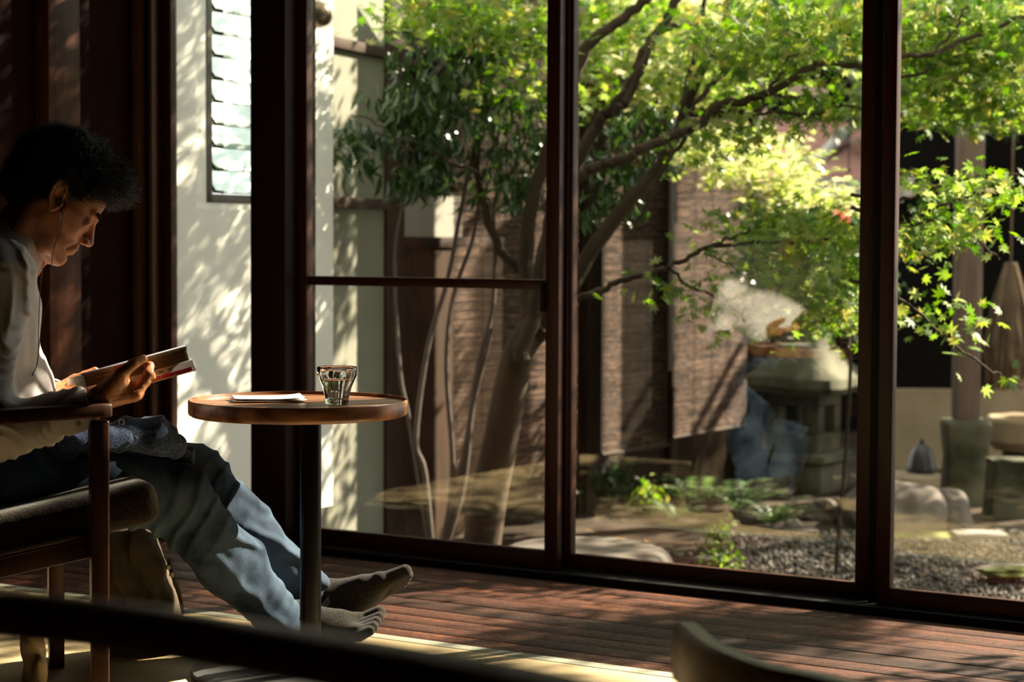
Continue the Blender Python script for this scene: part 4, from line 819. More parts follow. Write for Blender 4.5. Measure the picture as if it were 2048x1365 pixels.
# ------------------------------------------------------------------ the man's armchair
CA = math.radians(22); CF = V([math.cos(CA), math.sin(CA), 0]); CL = V([-math.sin(CA), math.cos(CA), 0]); CU = V([0, 0, 1])
leg = at(198, 1000, 4.09); C0 = V([leg[0], leg[1], 0])        # foot of the near front leg
def ch(f, l, z): return C0 + CF * f + CL * l + CU * z
MCW = wood('warm_oak_chair', (0.045, 0.014, 0.005), (0.09, 0.03, 0.011), 0.4, st=(6, 6, 1.2), ns=4)
t = thing('armchair', 'low wooden armchair with grey wool seat cushion that the man sits in', 'armchair', ch(-0.25, 0.28, 0))
za = at(120, 842, 4.07)[2]; zl = za
def bar(q, a, b_, h1, h2, w=None):   # square-ish bar between two chair points
    q.tube([a, b_], [h1, h2], 16, spow=0.45)
for l in (0.0, 0.56):
    q = MB(); q.hexa([ch(-0.017, l - 0.016, 0), ch(0.017, l - 0.016, 0), ch(0.017, l + 0.016, 0), ch(-0.017, l + 0.016, 0), ch(-0.019, l - 0.02, zl), ch(0.019, l - 0.02, zl), ch(0.019, l + 0.02, zl), ch(-0.019, l + 0.02, zl)])
    q.build('leg', MCW, t, bevel=0.004)
    q = MB(); q.hexa([ch(-0.62, l - 0.016, 0), ch(-0.585, l - 0.016, 0), ch(-0.585, l + 0.016, 0), ch(-0.62, l + 0.016, 0), ch(-0.56, l - 0.018, zl - 0.03), ch(-0.52, l - 0.018, zl - 0.03), ch(-0.52, l + 0.018, zl - 0.03), ch(-0.56, l + 0.018, zl - 0.03)])
    q.build('leg', MCW, t, bevel=0.004)
    q = MB(); P = [ch(-0.60, l - 0.01, zl - 0.03), ch(-0.45, l - 0.01, zl - 0.012), ch(-0.25, l - 0.008, zl + 0.002), ch(0.0, l - 0.004, zl + 0.012), ch(0.024, l, zl + 0.012)]
    k = 0; n = len(P); w_ = [0.028, 0.032, 0.036, 0.032, 0.030]
    for i, p in enumerate(P):
        for dl, dz in ((-1, 0), (-0.85, 0.024), (0.85, 0.024), (1, 0)): q.v.append(p + CL * dl * w_[i] + CU * (dz if dz else -0.004))
    for i in range(n - 1):
        for j in range(4): a = i * 4 + j; c = i * 4 + (j + 1) % 4; q.f.append((a, a + 4, c + 4, c))
    q.f += [(3, 2, 1, 0)[::-1], tuple((n - 1) * 4 + j for j in (3, 2, 1, 0))]
    bm_ = q.build('armrest', MCW, t, bevel=0.005)
sr = lambda f: 0.345 + 0.17 * (f + 0.1)      # seat rail height, rising to the front
for l in (0.03, 0.53):
    q = MB(); q.hexa([ch(-0.58, l - 0.012, sr(-0.58) - 0.022), ch(-0.015, l - 0.012, sr(0) - 0.022), ch(-0.015, l + 0.012, sr(0) - 0.022), ch(-0.58, l + 0.012, sr(-0.58) - 0.022), ch(-0.58, l - 0.012, sr(-0.58) + 0.02), ch(-0.015, l - 0.012, sr(0) + 0.02), ch(-0.015, l + 0.012, sr(0) + 0.02), ch(-0.58, l + 0.012, sr(-0.58) + 0.02)])
    q.build('seat_rail', MCW, t, bevel=0.003)
q = MB(); q.hexa([ch(-0.02, 0.02, sr(0) - 0.02), ch(0.01, 0.02, sr(0) - 0.02), ch(0.01, 0.54, sr(0) - 0.02), ch(-0.02, 0.54, sr(0) - 0.02), ch(-0.02, 0.02, sr(0) + 0.02), ch(0.01, 0.02, sr(0) + 0.02), ch(0.01, 0.54, sr(0) + 0.02), ch(-0.02, 0.54, sr(0) + 0.02)]); q.build('front_rail', MCW, t, bevel=0.003)
MWOOL = mat('grey_brown_wool', (0.02, 0.015, 0.010), 0.95, spec=0.05, col2=(0.04, 0.030, 0.021), nscale=160, bump=0.5, bscale=260, sheen=0.25)
th_ = math.atan(0.17); sf = CF * math.cos(th_) + CU * math.sin(th_); su_ = CU * math.cos(th_) - CF * math.sin(th_)
RmS = np.stack([sf, CL, su_], 1)
sc_ = ch(-0.165, 0.28, 0) + CU * (sr(-0.165) + 0.018 + 0.046)
v, f = surf(lambda P: s_box(P, sc_, (0.305, 0.245, 0.046), RmS, 0.03) + 0.0012 * 0, sc_ - 0.42, sc_ + 0.42, 0.012)
mesh_obj('seat_cushion', v, f, MWOOL, t)
bc_ = ch(-0.60, 0.28, 0.72); bk = CU * math.cos(0.3) - CF * math.sin(0.3); RmB = np.stack([np.cross(bk, -CL), CL, bk], 1)
v, f = surf(lambda P: s_box(P, bc_, (0.045, 0.24, 0.22), RmB, 0.035), bc_ - 0.4, bc_ + 0.4, 0.014); mesh_obj('backrest', v, f, MWOOL, t)

# ------------------------------------------------------------------ two other chairs: one close to the camera, one light wooden
def rail(q, P, hw, hh, up=V([0, 0, 1])):
    P = catmull(P, 6); k = len(q.v); m = len(P); n = 12
    for i, p in enumerate(P):
        tt = P[min(i + 1, m - 1)] - P[max(i - 1, 0)]; tt[2] = 0; tt /= np.linalg.norm(tt); sd_ = np.cross(up, tt)
        for j in range(n):
            a = 2 * math.pi * (j + 0.5) / n; ca, sa = math.cos(a), math.sin(a); ca = math.copysign(abs(ca) ** 0.5, ca); sa = math.copysign(abs(sa) ** 0.5, sa)
            q.v.append(p + sd_ * ca * hw + up * sa * hh)
    for i in range(m - 1):
        for j in range(n): a = k + i * n + j; c = k + i * n + (j + 1) % n; q.f.append((a, c, c + n, a + n))
    q.f.append(tuple(k + j for j in range(n))[::-1]); q.f.append(tuple(k + (m - 1) * n + j for j in range(n)))
    return P
MDC = wood('dark_bent_wood', (0.16, 0.06, 0.025), (0.24, 0.10, 0.042), 0.4, st=(4, 4, 4), ns=6)
t = thing('dining_chair', 'dark bentwood chair very close to the camera, its blurred curved back crossing the floor', 'chair', [-0.25, 1.1, 0])
hh_ = 0.018
P = [at(-90, 1222, 1.62), at(120, 1240, 1.56), at(330, 1268, 1.48), at(560, 1305, 1.38), at(800, 1345, 1.27), at(1050, 1392, 1.17), at(1250, 1440, 1.08)]
q = MB(); PP = rail(q, P, 0.020, 0.018); q.build('back_rail', MDC, t)
e0_, e1_ = P[0], P[-1]
q = MB(); q.tube([e0_ + V([0.0, 0, -0.01]), V([e0_[0] - 0.02, e0_[1] - 0.05, 0.0])], [0.018, 0.014], 14); q.build('leg', MDC, t)
q = MB(); q.tube([e1_ + V([0, 0, -0.01]), V([e1_[0] + 0.02, e1_[1] + 0.02, 0.0])], [0.018, 0.014], 14); q.build('leg', MDC, t)
q = MB(); P2 = [p + V([0.0, -0.01, -0.085]) for p in P[3:]]; rail(q, [p + V([0, 0, -0.02]) for p in P2], 0.012, 0.055); q.build('back_slat', MDC, t)
sx, sy = -0.28, 0.95
for dx, dy in ((-0.2, -0.25), (0.22, -0.25)): q = MB(); q.tube([(sx + dx, sy + dy, 0.43), (sx + dx * 1.1, sy + dy * 1.1, 0)], [0.018, 0.014], 14); q.build('leg', MDC, t)
v, f = surf(lambda P: s_box(P, (sx, sy, 0.43), (0.25, 0.25, 0.022), np.eye(3), 0.02), (sx - .3, sy - .3, .35), (sx + .3, sy + .3, .5), 0.012); mesh_obj('seat', v, f, MDC, t)
MLC = wood('pale_oak_back', (0.55, 0.32, 0.15), (0.70, 0.45, 0.25), 0.45, st=(5, 5, 14), ns=4)
t = thing('wooden_chair', 'light oak chair with a curved low back in front of the plank deck', 'chair', [0.55, 2.25, 0])
zr = 0.452; P = [at(1372, 1250, 2.64), at(1388, 1258, 2.60), at(1412, 1284, 2.53), at(1455, 1312, 2.455), at(1540, 1345, 2.37), at(1650, 1372, 2.31), at(1800, 1405, 2.22), at(1980, 1430, 2.17), at(2120, 1420, 2.2)]
for p in P: p[2] = zr
q = MB(); rail(q, P, 0.021, 0.042); q.build('back_rail', MLC, t)
for p, dx in ((P[1], 0.0), (P[-1], 0.0)): q = MB(); q.hexa([p + V([a * 0.014, b_ * 0.014, z_]) if z_ > -0.3 else V([p[0] + a * 0.012, p[1] + b_ * 0.012 , 0]) for (z_, lst) in ((-0.452, ((-1, -1), (1, -1), (1, 1), (-1, 1))), (0.040, ((-1, -1), (1, -1), (1, 1), (-1, 1)))) for a, b_ in lst]); q.build('leg', MLC, t, bevel=0.004)
for dx, dy in ((0.12, -0.62), (0.5, -0.6)): q = MB(); c = P[1] + V([dx, dy, 0]); q.tube([(c[0], c[1], 0.36), (c[0], c[1], 0)], [0.017, 0.013], 12); q.build('leg', MLC, t)
sc2 = V([P[1][0] + 0.32, P[1][1] - 0.42, 0.355]); v, f = surf(lambda P: s_box(P, sc2, (0.26, 0.24, 0.025), np.eye(3), 0.02), sc2 - .32, sc2 + .32, 0.014); mesh_obj('seat', v, f, MLC, t)

# ------------------------------------------------------------------ the reading man
PA = math.radians(22); PF = V([math.cos(PA), math.sin(PA), 0]); PL = V([-math.sin(PA), math.cos(PA), 0])
PC = V([-1.131, 4.289, 0])
def B(f, l, z): return PC + PF * f + PL * l + V([0, 0, z])
HA = math.radians(19); HT = math.radians(38)
hF0 = V([math.cos(HA), math.sin(HA), 0]); hL = V([-math.sin(HA), math.cos(HA), 0]); UZ = V([0, 0, 1])
hF = hF0 * math.cos(HT) - UZ * math.sin(HT); hU = hF0 * math.sin(HT) + UZ * math.cos(HT)
HC = at(117, 402, 4.24) + hL * 0.074; HR = np.stack([hF, hL, hU], 1)
def Hh(x, y, z): return HC + hF * x + hL * y + hU * z
def head_sdf(P):
    q = (P - HC) @ HR; a = np.stack([q[:, 0], np.abs(q[:, 1]), q[:, 2]], 1)
    d = s_ell(q, (-0.018, 0, 0.055), (0.094, 0.074, 0.085))
    d = smin(d, s_ell(q, (0.042, 0, 0.045), (0.050, 0.056, 0.058)), 0.02)
    d = smin(d, s_ell(q, (0.040, 0, -0.018), (0.050, 0.056, 0.062)), 0.02)
    d = smin(d, s_cone(a, (0.060, 0.040, -0.022), (0.020, 0.062, -0.012), 0.016, 0.012), 0.022)      # cheekbone
    d = smin(d, s_cone(a, (-0.004, 0.050, -0.048), (0.038, 0.038, -0.084), 0.017, 0.018), 0.02)      # jaw
    d = smin(d, s_cone(a, (0.038, 0.034, -0.084), (0.078, 0.010, -0.094), 0.019, 0.017), 0.018)
    d = smin(d, s_ell(q, (0.048, 0, -0.062), (0.046, 0.040, 0.040)), 0.018)
    d = smin(d, s_ell(q, (0.076, 0, -0.090), (0.019, 0.020, 0.017)), 0.012)                           # chin
    d = smin(d, s_ell(q, (0.074, 0, -0.053), (0.026, 0.030, 0.024)), 0.014)                           # muzzle
    d = smin(d, s_cone(a, (0.088, 0.006, 0.026), (0.077, 0.040, 0.028), 0.010, 0.009), 0.010)         # brow
    d = smax(d, -s_ell(a, (0.101, 0.031, 0.006), (0.017, 0.018, 0.012)), 0.012)                       # socket
    d = smin(d, s_ell(a, (0.0765, 0.031, 0.005), (0.0135, 0.0155, 0.0125)), 0.005)                    # lids
    d = smin(d, s_cone(a, (0.084, 0.018, -0.006), (0.076, 0.043, -0.005), 0.004, 0.004), 0.012)       # under-eye
    d = smax(d, -s_cone(a, (0.0925, 0.022, 0.0015), (0.0885, 0.042, 0.0005), 0.0016, 0.0012), 0.002)  # lid gap
    d = smin(d, s_cone(q, (0.086, 0, 0.020), (0.109, 0, -0.021), 0.0075, 0.0095), 0.012)              # nose ridge
    d = smin(d, s_ell(q, (0.111, 0, -0.026), (0.0105, 0.0105, 0.0095)), 0.006)
    d = smin(d, s_ell(a, (0.101, 0.0125, -0.030), (0.0105, 0.0065, 0.0078)), 0.005)                   # nostril wings
    d = smax(d, -s_ell(a, (0.106, 0.0065, -0.0385), (0.0055, 0.003, 0.004)), 0.002)
    d = smin(d, s_ell(a, (0.0945, 0.007, -0.0535), (0.0075, 0.016, 0.0052)), 0.004)                   # lips
    d = smin(d, s_ell(a, (0.0925, 0.004, -0.0655), (0.0078, 0.016, 0.0056)), 0.004)
    d = smax(d, -s_cone(a, (0.1025, 0.0, -0.0597), (0.087, 0.024, -0.0612), 0.0011, 0.0008), 0.0025)
    d = smax(d, -s_cone(a, (0.099, 0.018, -0.030), (0.080, 0.034, -0.066), 0.0022, 0.002), 0.008)
    d = smax(d, -s_cone(a, (0.074, 0.050, 0.004), (0.062, 0.058, 0.010), 0.001, 0.001), 0.004)
    d = smax(d, -s_cone(a, (0.085, 0.036, -0.011), (0.072, 0.046, -0.014), 0.0015, 0.001), 0.006)     # smile fold
    d = smax(d, -s_cone(a, (0.099, 0.0, -0.0765), (0.092, 0.012, -0.077), 0.003, 0.002), 0.007)
    # ear
    y = a[:, 1] - 0.076 - 0.25 * np.clip(-(q[:, 0] + 0.005), 0, 0.03); ex = q[:, 0] + 0.010 + 0.25 * (q[:, 2] - 0.01) ; ez = q[:, 2] - 0.010
    rr = np.sqrt((ex / 0.0165) ** 2 + (ez / 0.030) ** 2) + 1e-9; ring = np.abs(rr - 1) * 0.0185
    helix = np.sqrt(ring ** 2 + (y - 0.006) ** 2) - 0.0036
    helix = np.where((ex > 0.006) & (ez > -0.006) & (ez < 0.012), 0.02, helix)
    plate = np.maximum((rr - 0.95) * 0.017, np.abs(y - 0.001 - 0.004 * rr) - 0.0025)
    anti = np.sqrt(((np.sqrt(((ex - 0.002) / 0.0095) ** 2 + ((ez + 0.002) / 0.017) ** 2) - 1) * 0.012) ** 2 + (y - 0.004) ** 2) - 0.0023
    anti = np.where(ex > 0.005, 0.02, anti)
    ear = smin(smin(helix, plate, 0.003), anti, 0.003)
    ear = smin(ear, s_ell(a, (-0.004, 0.081, -0.022), (0.008, 0.0045, 0.009)), 0.004)
    ear = smin(ear, s_ell(a, (0.005, 0.078, -0.002), (0.004, 0.005, 0.0065)), 0.003)
    ear = smax(ear, -s_ell(a, (-0.0005, 0.083, 0.0), (0.0055, 0.0065, 0.008)), 0.002)
    return smin(d, ear, 0.004)

RW = at(184, 800, 4.105); LWr = at(108, 790, 4.43)
RE = at(-48, 876, 4.09); LE_ = B(0.03, 0.26, 0.63)
RS_ = B(0.015, -0.170, 0.925); LS_ = B(0.015, 0.170, 0.925)
RK = at(352, 998, 4.48); LK = at(385, 957, 4.68); RH = B(0.0, -0.09, 0.52); LH = B(0.0, 0.09, 0.52)
RAn = at(576, 1252, 4.72); LAn = at(632, 1203, 4.86)
hand_R = dict(
    palm=[(RW, at(268, 790, 4.125), .022, .0155), (RW, at(272, 787, 4.147), .022, .0155), (RW, at(266, 790, 4.17), .020, .0145), (RW, at(252, 794, 4.188), .019, .013), (at(205, 790, 4.11), at(240, 760, 4.108), .022, .018), (at(228, 772, 4.112), at(258, 778, 4.125), .018, .0165)],
    fingers=[([at(270, 788, 4.122), at(297, 748, 4.135), at(299, 733, 4.155), at(288, 730, 4.172)], [.0118, .0104, .009, .0076]),
             ([at(274, 786, 4.145), at(300, 752, 4.16), at(298, 738, 4.182), at(285, 738, 4.20)], [.0118, .0104, .009, .0076]),
             ([at(270, 789, 4.168), at(292, 764, 4.185), at(288, 752, 4.205), at(275, 752, 4.222)], [.0112, .0098, .0086, .0072]),
             ([at(256, 794, 4.188), at(274, 776, 4.205), at(270, 764, 4.22), at(260, 762, 4.233)], [.0098, .0086, .0076, .0066])],
    thumb=([at(212, 786, 4.105), at(240, 750, 4.10), at(266, 729, 4.112), at(287, 718, 4.125)], [.019, .0138, .0112, .0088]))
hand_L = dict(
    palm=[(LWr, at(178, 788, 4.43), .021, .0155), (LWr, at(180, 788, 4.405), .021, .0155), (LWr, at(176, 790, 4.385), .020, .0145), (LWr, at(166, 792, 4.365), .019, .013), (at(122, 785, 4.43), at(150, 762, 4.44), .019, .0145)],
    fingers=[([at(178, 788, 4.43), at(206, 778, 4.42), at(214, 768, 4.40), at(212, 760, 4.385)], [.0118, .0104, .009, .0076]),
             ([at(180, 788, 4.405), at(210, 780, 4.395), at(218, 770, 4.375), at(214, 762, 4.36)], [.0118, .0104, .009, .0076]),
             ([at(176, 790, 4.385), at(204, 783, 4.37), at(210, 774, 4.35), at(206, 768, 4.34)], [.0112, .0098, .0086, .0072]),
             ([at(166, 792, 4.365), at(190, 788, 4.35), at(196, 782, 4.335), at(194, 776, 4.325)], [.0098, .0086, .0076, .0066])],
    thumb=([at(125, 782, 4.43), at(150, 764, 4.44), at(170, 752, 4.435), at(190, 742, 4.425)], [.018, .0138, .0112, .0088]))
HW = waves(555, 10, 0.012)
def hand_sdf(P, h):
    d = None
    for a, b_, ra, rb in h['palm']: e = s_cone(P, a, b_, ra, rb); d = e if d is None else smin(d, e, 0.012)
    f = None
    for pts, r in h['fingers']:
        e = chain(P, pts, r, 0.003)
        for j, p in enumerate(pts[0:3]): e = smin(e, np.linalg.norm(P - p, axis=1) - r[j] * 1.12, 0.003)
        f = e if f is None else np.minimum(f, e)
    d = smin(d, f, 0.006) - 0.0006 * HW(P)
    return smin(d, chain(P, h['thumb'][0], h['thumb'][1], 0.004), 0.008)
def near(P, c, r, fn, R0):
    dd = np.linalg.norm(P - V(c), axis=1); m = dd < r; out = dd - R0
    if m.any(): out[m] = fn(P[m])
    return out
def torso_sdf(P, g=0.0):
    d = s_ell(P, B(0, 0, 0.55), (0.125 + g, 0.165 + g, 0.11 + g), np.stack([PF, PL, UZ], 1))
    RT = np.stack([PF, PL, UZ], 1)
    d = smin(d, s_ell(P, B(-0.012, 0, 0.69), (0.118 + g, 0.155 + g, 0.13 + g), RT), 0.05)
    d = smin(d, s_ell(P, B(-0.012, 0, 0.84), (0.112 + g, 0.160 + g, 0.14 + g), RT), 0.05)
    d = smin(d, s_cone(P, B(0.0, -0.135, 0.925), B(0.0, 0.135, 0.925), 0.058 + g, 0.058 + g), 0.05)
    d = smin(d, s_cone(P, B(0.045, -0.02, 0.985), B(0.045, 0.02, 0.985), 0.062 + g, 0.062 + g), 0.04)
    return d
hcR = at(245, 770, 4.14); hcL = at(165, 775, 4.40)
def foot_sdf(P, heel, ank, ball, toe, side, g=0.0):
    """toe: tip of the big toe; side: direction from big toe to little toe"""
    d = s_cone(P, heel, ank, 0.029 + g, 0.034 + g)
    d = smin(d, s_cone(P, heel, (heel + ball) / 2 + side * 0.012, 0.029 + g, 0.026 + g), 0.03)
    d = smin(d, s_cone(P, ank, (ank * 0.35 + ball * 0.65), 0.034 + g, 0.025 + g), 0.03)
    d = smin(d, s_cone(P, (heel + ball) / 2 + side * 0.012, ball + side * 0.0, 0.028 + g, 0.021 + g), 0.03)
    d = smin(d, s_cone(P, (heel + ball) / 2 + side * 0.02, ball + side * 0.055, 0.024 + g, 0.016 + g), 0.03)
    ax = toe - ball; n = np.linalg.norm(ax); ax = ax / n
    for i, (o, l, r) in enumerate(((0.0, 1.0, 0.0125), (0.024, 1.0, 0.0088), (0.041, 0.86, 0.0082), (0.056, 0.70, 0.0078), (0.070, 0.52, 0.0076))):
        a = ball + side * o; e = s_cone(P, a, a + ax * n * l + side * 0.002, r + 0.003 + g, r + g); d = smin(d, e, 0.0025)
    return d
def px3(x, y, Y): return at(x, y, Y)
fL = dict(heel=at(640, 1250, 4.86), ank=at(650, 1196, 4.86), ball=at(762, 1164, 4.85), toe=at(810, 1143, 4.855)); fL['side'] = V([0.22, 0.85, -0.42]); fL['side'] /= np.linalg.norm(fL['side'])
fR = dict(heel=at(594, 1286, 4.74), ank=at(600, 1240, 4.73), ball=at(716, 1246, 4.76), toe=at(757, 1226, 4.77)); fR['side'] = V([0.1, -0.9, -0.25]); fR['side'] /= np.linalg.norm(fR['side'])
def body(P):
    d = torso_sdf(P)
    nk = smin(s_cone(P, B(0.035, 0, 0.96), Hh(-0.022, 0, -0.03), 0.060, 0.054), s_cone(P, B(0.075, 0, 0.955), Hh(0.022, 0, -0.055), 0.045, 0.040), 0.02)
    nk = smin(nk, s_cone(P, B(0.02, -0.05, 0.97), Hh(-0.03, -0.045, -0.03), 0.02, 0.018), 0.03)
    d = smin(d, nk, 0.03)
    d = smin(d, chain(P, [RS_, RE, RW], [.052, .040, .026]), 0.03); d = smin(d, chain(P, [LS_, LE_, LWr], [.052, .040, .026]), 0.03)
    d = smin(d, chain(P, [RH, RK, RAn], [.082, .056, .034]), 0.03); d = smin(d, chain(P, [LH, LK, LAn], [.082, .056, .034]), 0.03)
    d = smin(d, near(P, fR['ball'], 0.24, lambda Q: foot_sdf(Q, **fR), 0.21), 0.01); d = smin(d, near(P, fL['ball'], 0.24, lambda Q: foot_sdf(Q, **fL), 0.21), 0.01)
    d = smin(d, near(P, HC, 0.20, head_sdf, 0.16), 0.016)
    d = smin(d, near(P, hcR, 0.13, lambda Q: hand_sdf(Q, hand_R), 0.10), 0.008); d = smin(d, near(P, hcL, 0.13, lambda Q: hand_sdf(Q, hand_L), 0.10), 0.008)
    return d
MSK = mat('tanned_skin', (0.46, 0.18, 0.08), 0.44, col2=(0.52, 0.225, 0.105), nscale=30, bump=0.12, bscale=300)
MSK.node_tree.nodes['Principled BSDF'].inputs['Subsurface Weight'].default_value = 0.08; MSK.node_tree.nodes['Principled BSDF'].inputs['Subsurface Scale'].default_value = 0.02
man = mesh_obj('person', *surf(body, (-1.5, 4.0, -0.02), (-0.2, 5.1, 1.3), 0.0027), MSK, org=B(0, 0, 0))
tag(man, 'man in white shirt and jeans reading a book, legs stretched under the table', 'person')

def cloth(name, fn, lo, hi, h, m, parent=man, **kw): return mesh_obj(name, *surf(fn, lo, hi, h), m, parent, **kw)
def dirwave(P, d, lam, ph=0.0, warp=None, k=1.6):
    s = (P @ V(d)) * 2 * math.pi / lam + ph
    if warp is not None: s = s + warp
    return (0.5 + 0.5 * np.sin(s)) ** k
# shirt
w1, w2, w3 = waves(101, 8, 0.11), waves(102, 10, 0.05), waves(103, 8, 0.2)
aR = (RW - RE) / np.linalg.norm(RW - RE); uR = (RE - RS_) / np.linalg.norm(RE - RS_)
def shirt(P):
    t = torso_sdf(P, 0.010); wv_ = w3(P) * 1.4
    t = t - 0.006 * dirwave(P, V([0.9, -0.2, 0.3]), 0.085, 0.4, wv_) * np.clip(1.05 - P[:, 2], 0.1, 1)
    RT = np.stack([PF, PL, UZ], 1)
    t = smin(t, s_ell(P, B(0.06, -0.02, 0.66), (0.075, 0.13, 0.08), RT), 0.04)          # blouse of cloth above the lap
    arm = chain(P, [B(0.01, -0.165, 0.93), RE + UZ * 0.01 - aR * 0.0, RW - aR * 0.035], [.066, .054, .037], 0.04)
    # hanging slack under the forearm
    sag = s_cone(P, RE + V([0.0, 0.0, -0.015]), (RE + RW) / 2 + V([0.02, 0, -0.018]), 0.048, 0.036); arm = smin(arm, sag, 0.03)
    tt = ((P - RE) @ aR) / np.linalg.norm(RW - RE)
    lf = dirwave(P, aR * 0.8 + V([0, -0.2, 0.6]), 0.030, 0, w1(P) * 2.6 + w3(P) * 2, 3.0); arm = arm - 0.0065 * lf * np.clip(1.2 - np.abs(tt - 0.45) * 1.5, 0, 1) * (0.55 + 0.45 * np.tanh(2 * w1(P)))
    la = chain(P, [B(0.01, 0.165, 0.93), LE_, LWr - (LWr - LE_) * 0.12], [.066, .052, .037], 0.04) - 0.006 * dirwave(P, V([0.8, 0.3, 0.4]), 0.04, 1, w1(P), 2)
    d = smin(t, arm, 0.02); d = smin(d, la, 0.02)
    d = d - 0.0035 * w1(P) * 0.6 - 0.0012 * w2(P)
    # upper arm creases
    d = d - 0.006 * dirwave(P, V([0.95, 0.25, 0.22]), 0.055, 0, w3(P) * 2 + w1(P) * 0.8, 2.4) * np.clip((P[:, 2] - 0.6) * 4, 0, 1) * (0.5 + 0.5 * np.tanh(2 * w3(P) + 0.5))
    neck = s_cone(P, B(0.02, 0, 0.94), Hh(-0.01, 0, -0.03), 0.052, 0.056)
    bot = (0.50 - P[:, 2]) + 0.0
    return smax(smax(d, -neck, 0.006), bot, 0.02)
MSH = mat('white_cotton', (0.78, 0.71, 0.69), 0.85, col2=(0.83, 0.76, 0.74), nscale=40, bump=0.25, bscale=500, sheen=0.2)
sh = cloth('shirt', shirt, (-1.5, 3.95, 0.44), (-0.75, 4.7, 1.12), 0.0042, MSH)
# cuffs
def cuff(w, e, r0, r1, l):
    ax = (w - e) / np.linalg.norm(w - e); b0, c0_ = frame_of(ax); q = MB(); n = 40; prof = [(-l, r0 - 0.003), (-l + 0.004, r0), (-l * 0.5, (r0 + r1) / 2 + 0.0015), (-0.003, r1), (0, r1 - 0.001), (0, r1 - 0.004), (-l * 0.5, (r0 + r1) / 2 - 0.004)]
    for s, r in prof:
        for j in range(n):
            a = 2 * math.pi * j / n; rr = r * (1 + 0.035 * math.sin(2 * a + 0.6) + 0.02 * math.sin(3 * a)); q.v.append(w + ax * s + b0 * math.cos(a) * rr + c0_ * math.sin(a) * rr)
    for i in range(len(prof) - 1):
        for j in range(n): a = i * n + j; c = i * n + (j + 1) % n; q.f.append((a, c, c + n, a + n))
    return q
cw = at(186, 812, 4.105); ce = RE + UZ * 0.0
q = cuff(cw, cw - (at(186, 806, 4.105) - at(110, 832, 4.10)), 0.044, 0.0415, 0.072); q.build('cuff', MSH, sh, sharp=50)
q = cuff(LWr + (LWr - LE_) * 0.02, LE_, 0.041, 0.038, 0.06); q.build('cuff', MSH, sh, sharp=50)
bpos = at(157, 848, 4.064); q = MB(); bv = (CAM - bpos) / np.linalg.norm(CAM - bpos); b0, c0_ = frame_of(bv); prof = [(0.0, 0.0022), (0.0032, 0.0022), (0.0045, 0.0032), (0.0056, 0.0026), (0.0058, 0.0), (0.0, 0.0)]
k = 0
for r, z in prof:
    for j in range(20): a = 2 * math.pi * j / 20; q.v.append(bpos + bv * z + b0 * math.cos(a) * r + c0_ * math.sin(a) * r)
for i in range(len(prof) - 1):
    for j in range(20): a = i * 20 + j; c = i * 20 + (j + 1) % 20; q.f.append((a, c, c + 20, a + 20))
q.build('button', mat('shell_button', (0.55, 0.45, 0.34), 0.3), sh)
# collar: a stand and a folded leaf around the neck
ck = B(0.032, 0, 0.987); cdir = hF0 * 0.62 - UZ * 0.78; cdir /= np.linalg.norm(cdir); cax = np.cross(cdir, hL); cax = cax if cax[2] > 0 else -cax
q = MB(); n = 44; rows = [(0.059, -0.012, 0), (0.060, 0.016, 0), (0.0625, 0.022, 0), (0.067, 0.019, 0), (0.073, 0.004, 0), (0.083, -0.014, 1), (0.0845, -0.017, 1), (0.082, -0.018, 1)]
for (r, h, fl) in rows:
    for j in range(n + 1):
        a = math.radians(14) + (2 * math.pi - math.radians(28)) * j / n
        pt = 1 + 0.35 * fl * max(0, 1 - min(a, 2 * math.pi - a) / 0.9) ** 1.5
        rr = r * (1.12 if True else 1); x = math.cos(a) * rr * 1.12 * pt; y = math.sin(a) * rr * 0.92
        q.v.append(ck + cdir * x + hL * y + cax * (h - (0.022 * fl) * max(0, 1 - min(a, 2 * math.pi - a) / 0.9)))
for i in range(len(rows) - 1):
    for j in range(n): a = i * (n + 1) + j; q.f.append((a, a + 1, a + n + 2, a + n + 1))
o = q.build('collar', MSH, sh, sharp=70); md = o.modifiers.new('s', 'SOLIDIFY'); md.thickness = 0.0015
# jeans
j1, j2, j3 = waves(201, 8, 0.12), waves(202, 10, 0.045), waves(203, 8, 0.25)
sR = (RAn - RK) / np.linalg.norm(RAn - RK); sL = (LAn - LK) / np.linalg.norm(LAn - LK)
def jeans(P):
    d = s_ell(P, B(-0.01, 0, 0.53), (0.135, 0.175, 0.085), np.stack([PF, PL, UZ], 1))
    out = None
    for hp_, kn, an, sd_, ph in ((RH, RK, RAn, sR, 0.0), (LH, LK, LAn, sL, 1.7)):
        e = chain(P, [hp_, kn, (kn + an) / 2 + V([-0.008, 0, -0.004]), an + sd_ * (-0.012)], [.098, .076, .070, .050], 0.03)
        tk = (P - kn) @ sd_ ; wp = j3(P) * 1.2 + j1(P) * 0.4
        kn_f = np.exp(-((tk - 0.02) / 0.09) ** 2); bk = np.clip(0.5 - ((P - kn) @ V([0.3, -0.4, 0.8])) * 6, 0, 1)
        e = e - 0.012 * dirwave(P, sd_ * 0.8 + V([0.5, -0.3, 0.2]), 0.045, ph, wp, 3.0) * kn_f * (0.35 + bk)
        e = e - 0.013 * dirwave(P, np.cross(sd_, V([0.2, -0.9, 0.2])) + sd_ * 0.18, 0.075, ph + 1, wp, 2.6) * np.clip(tk * 5, 0, 1)
        low = np.clip((tk - 0.28) * 8, 0, 1); e = e - 0.003 * dirwave(P, sd_, 0.032, ph, wp, 2) * low
        e = smax(e, (P - an) @ sd_ - 0.0, 0.004); out = e if out is None else smin(out, e, 0.004)
    d = smin(d, out, 0.03)
    d = d - 0.0012 * j1(P) - 0.0006 * j2(P)
    return smax(d, P[:, 2] - 0.60, 0.01)
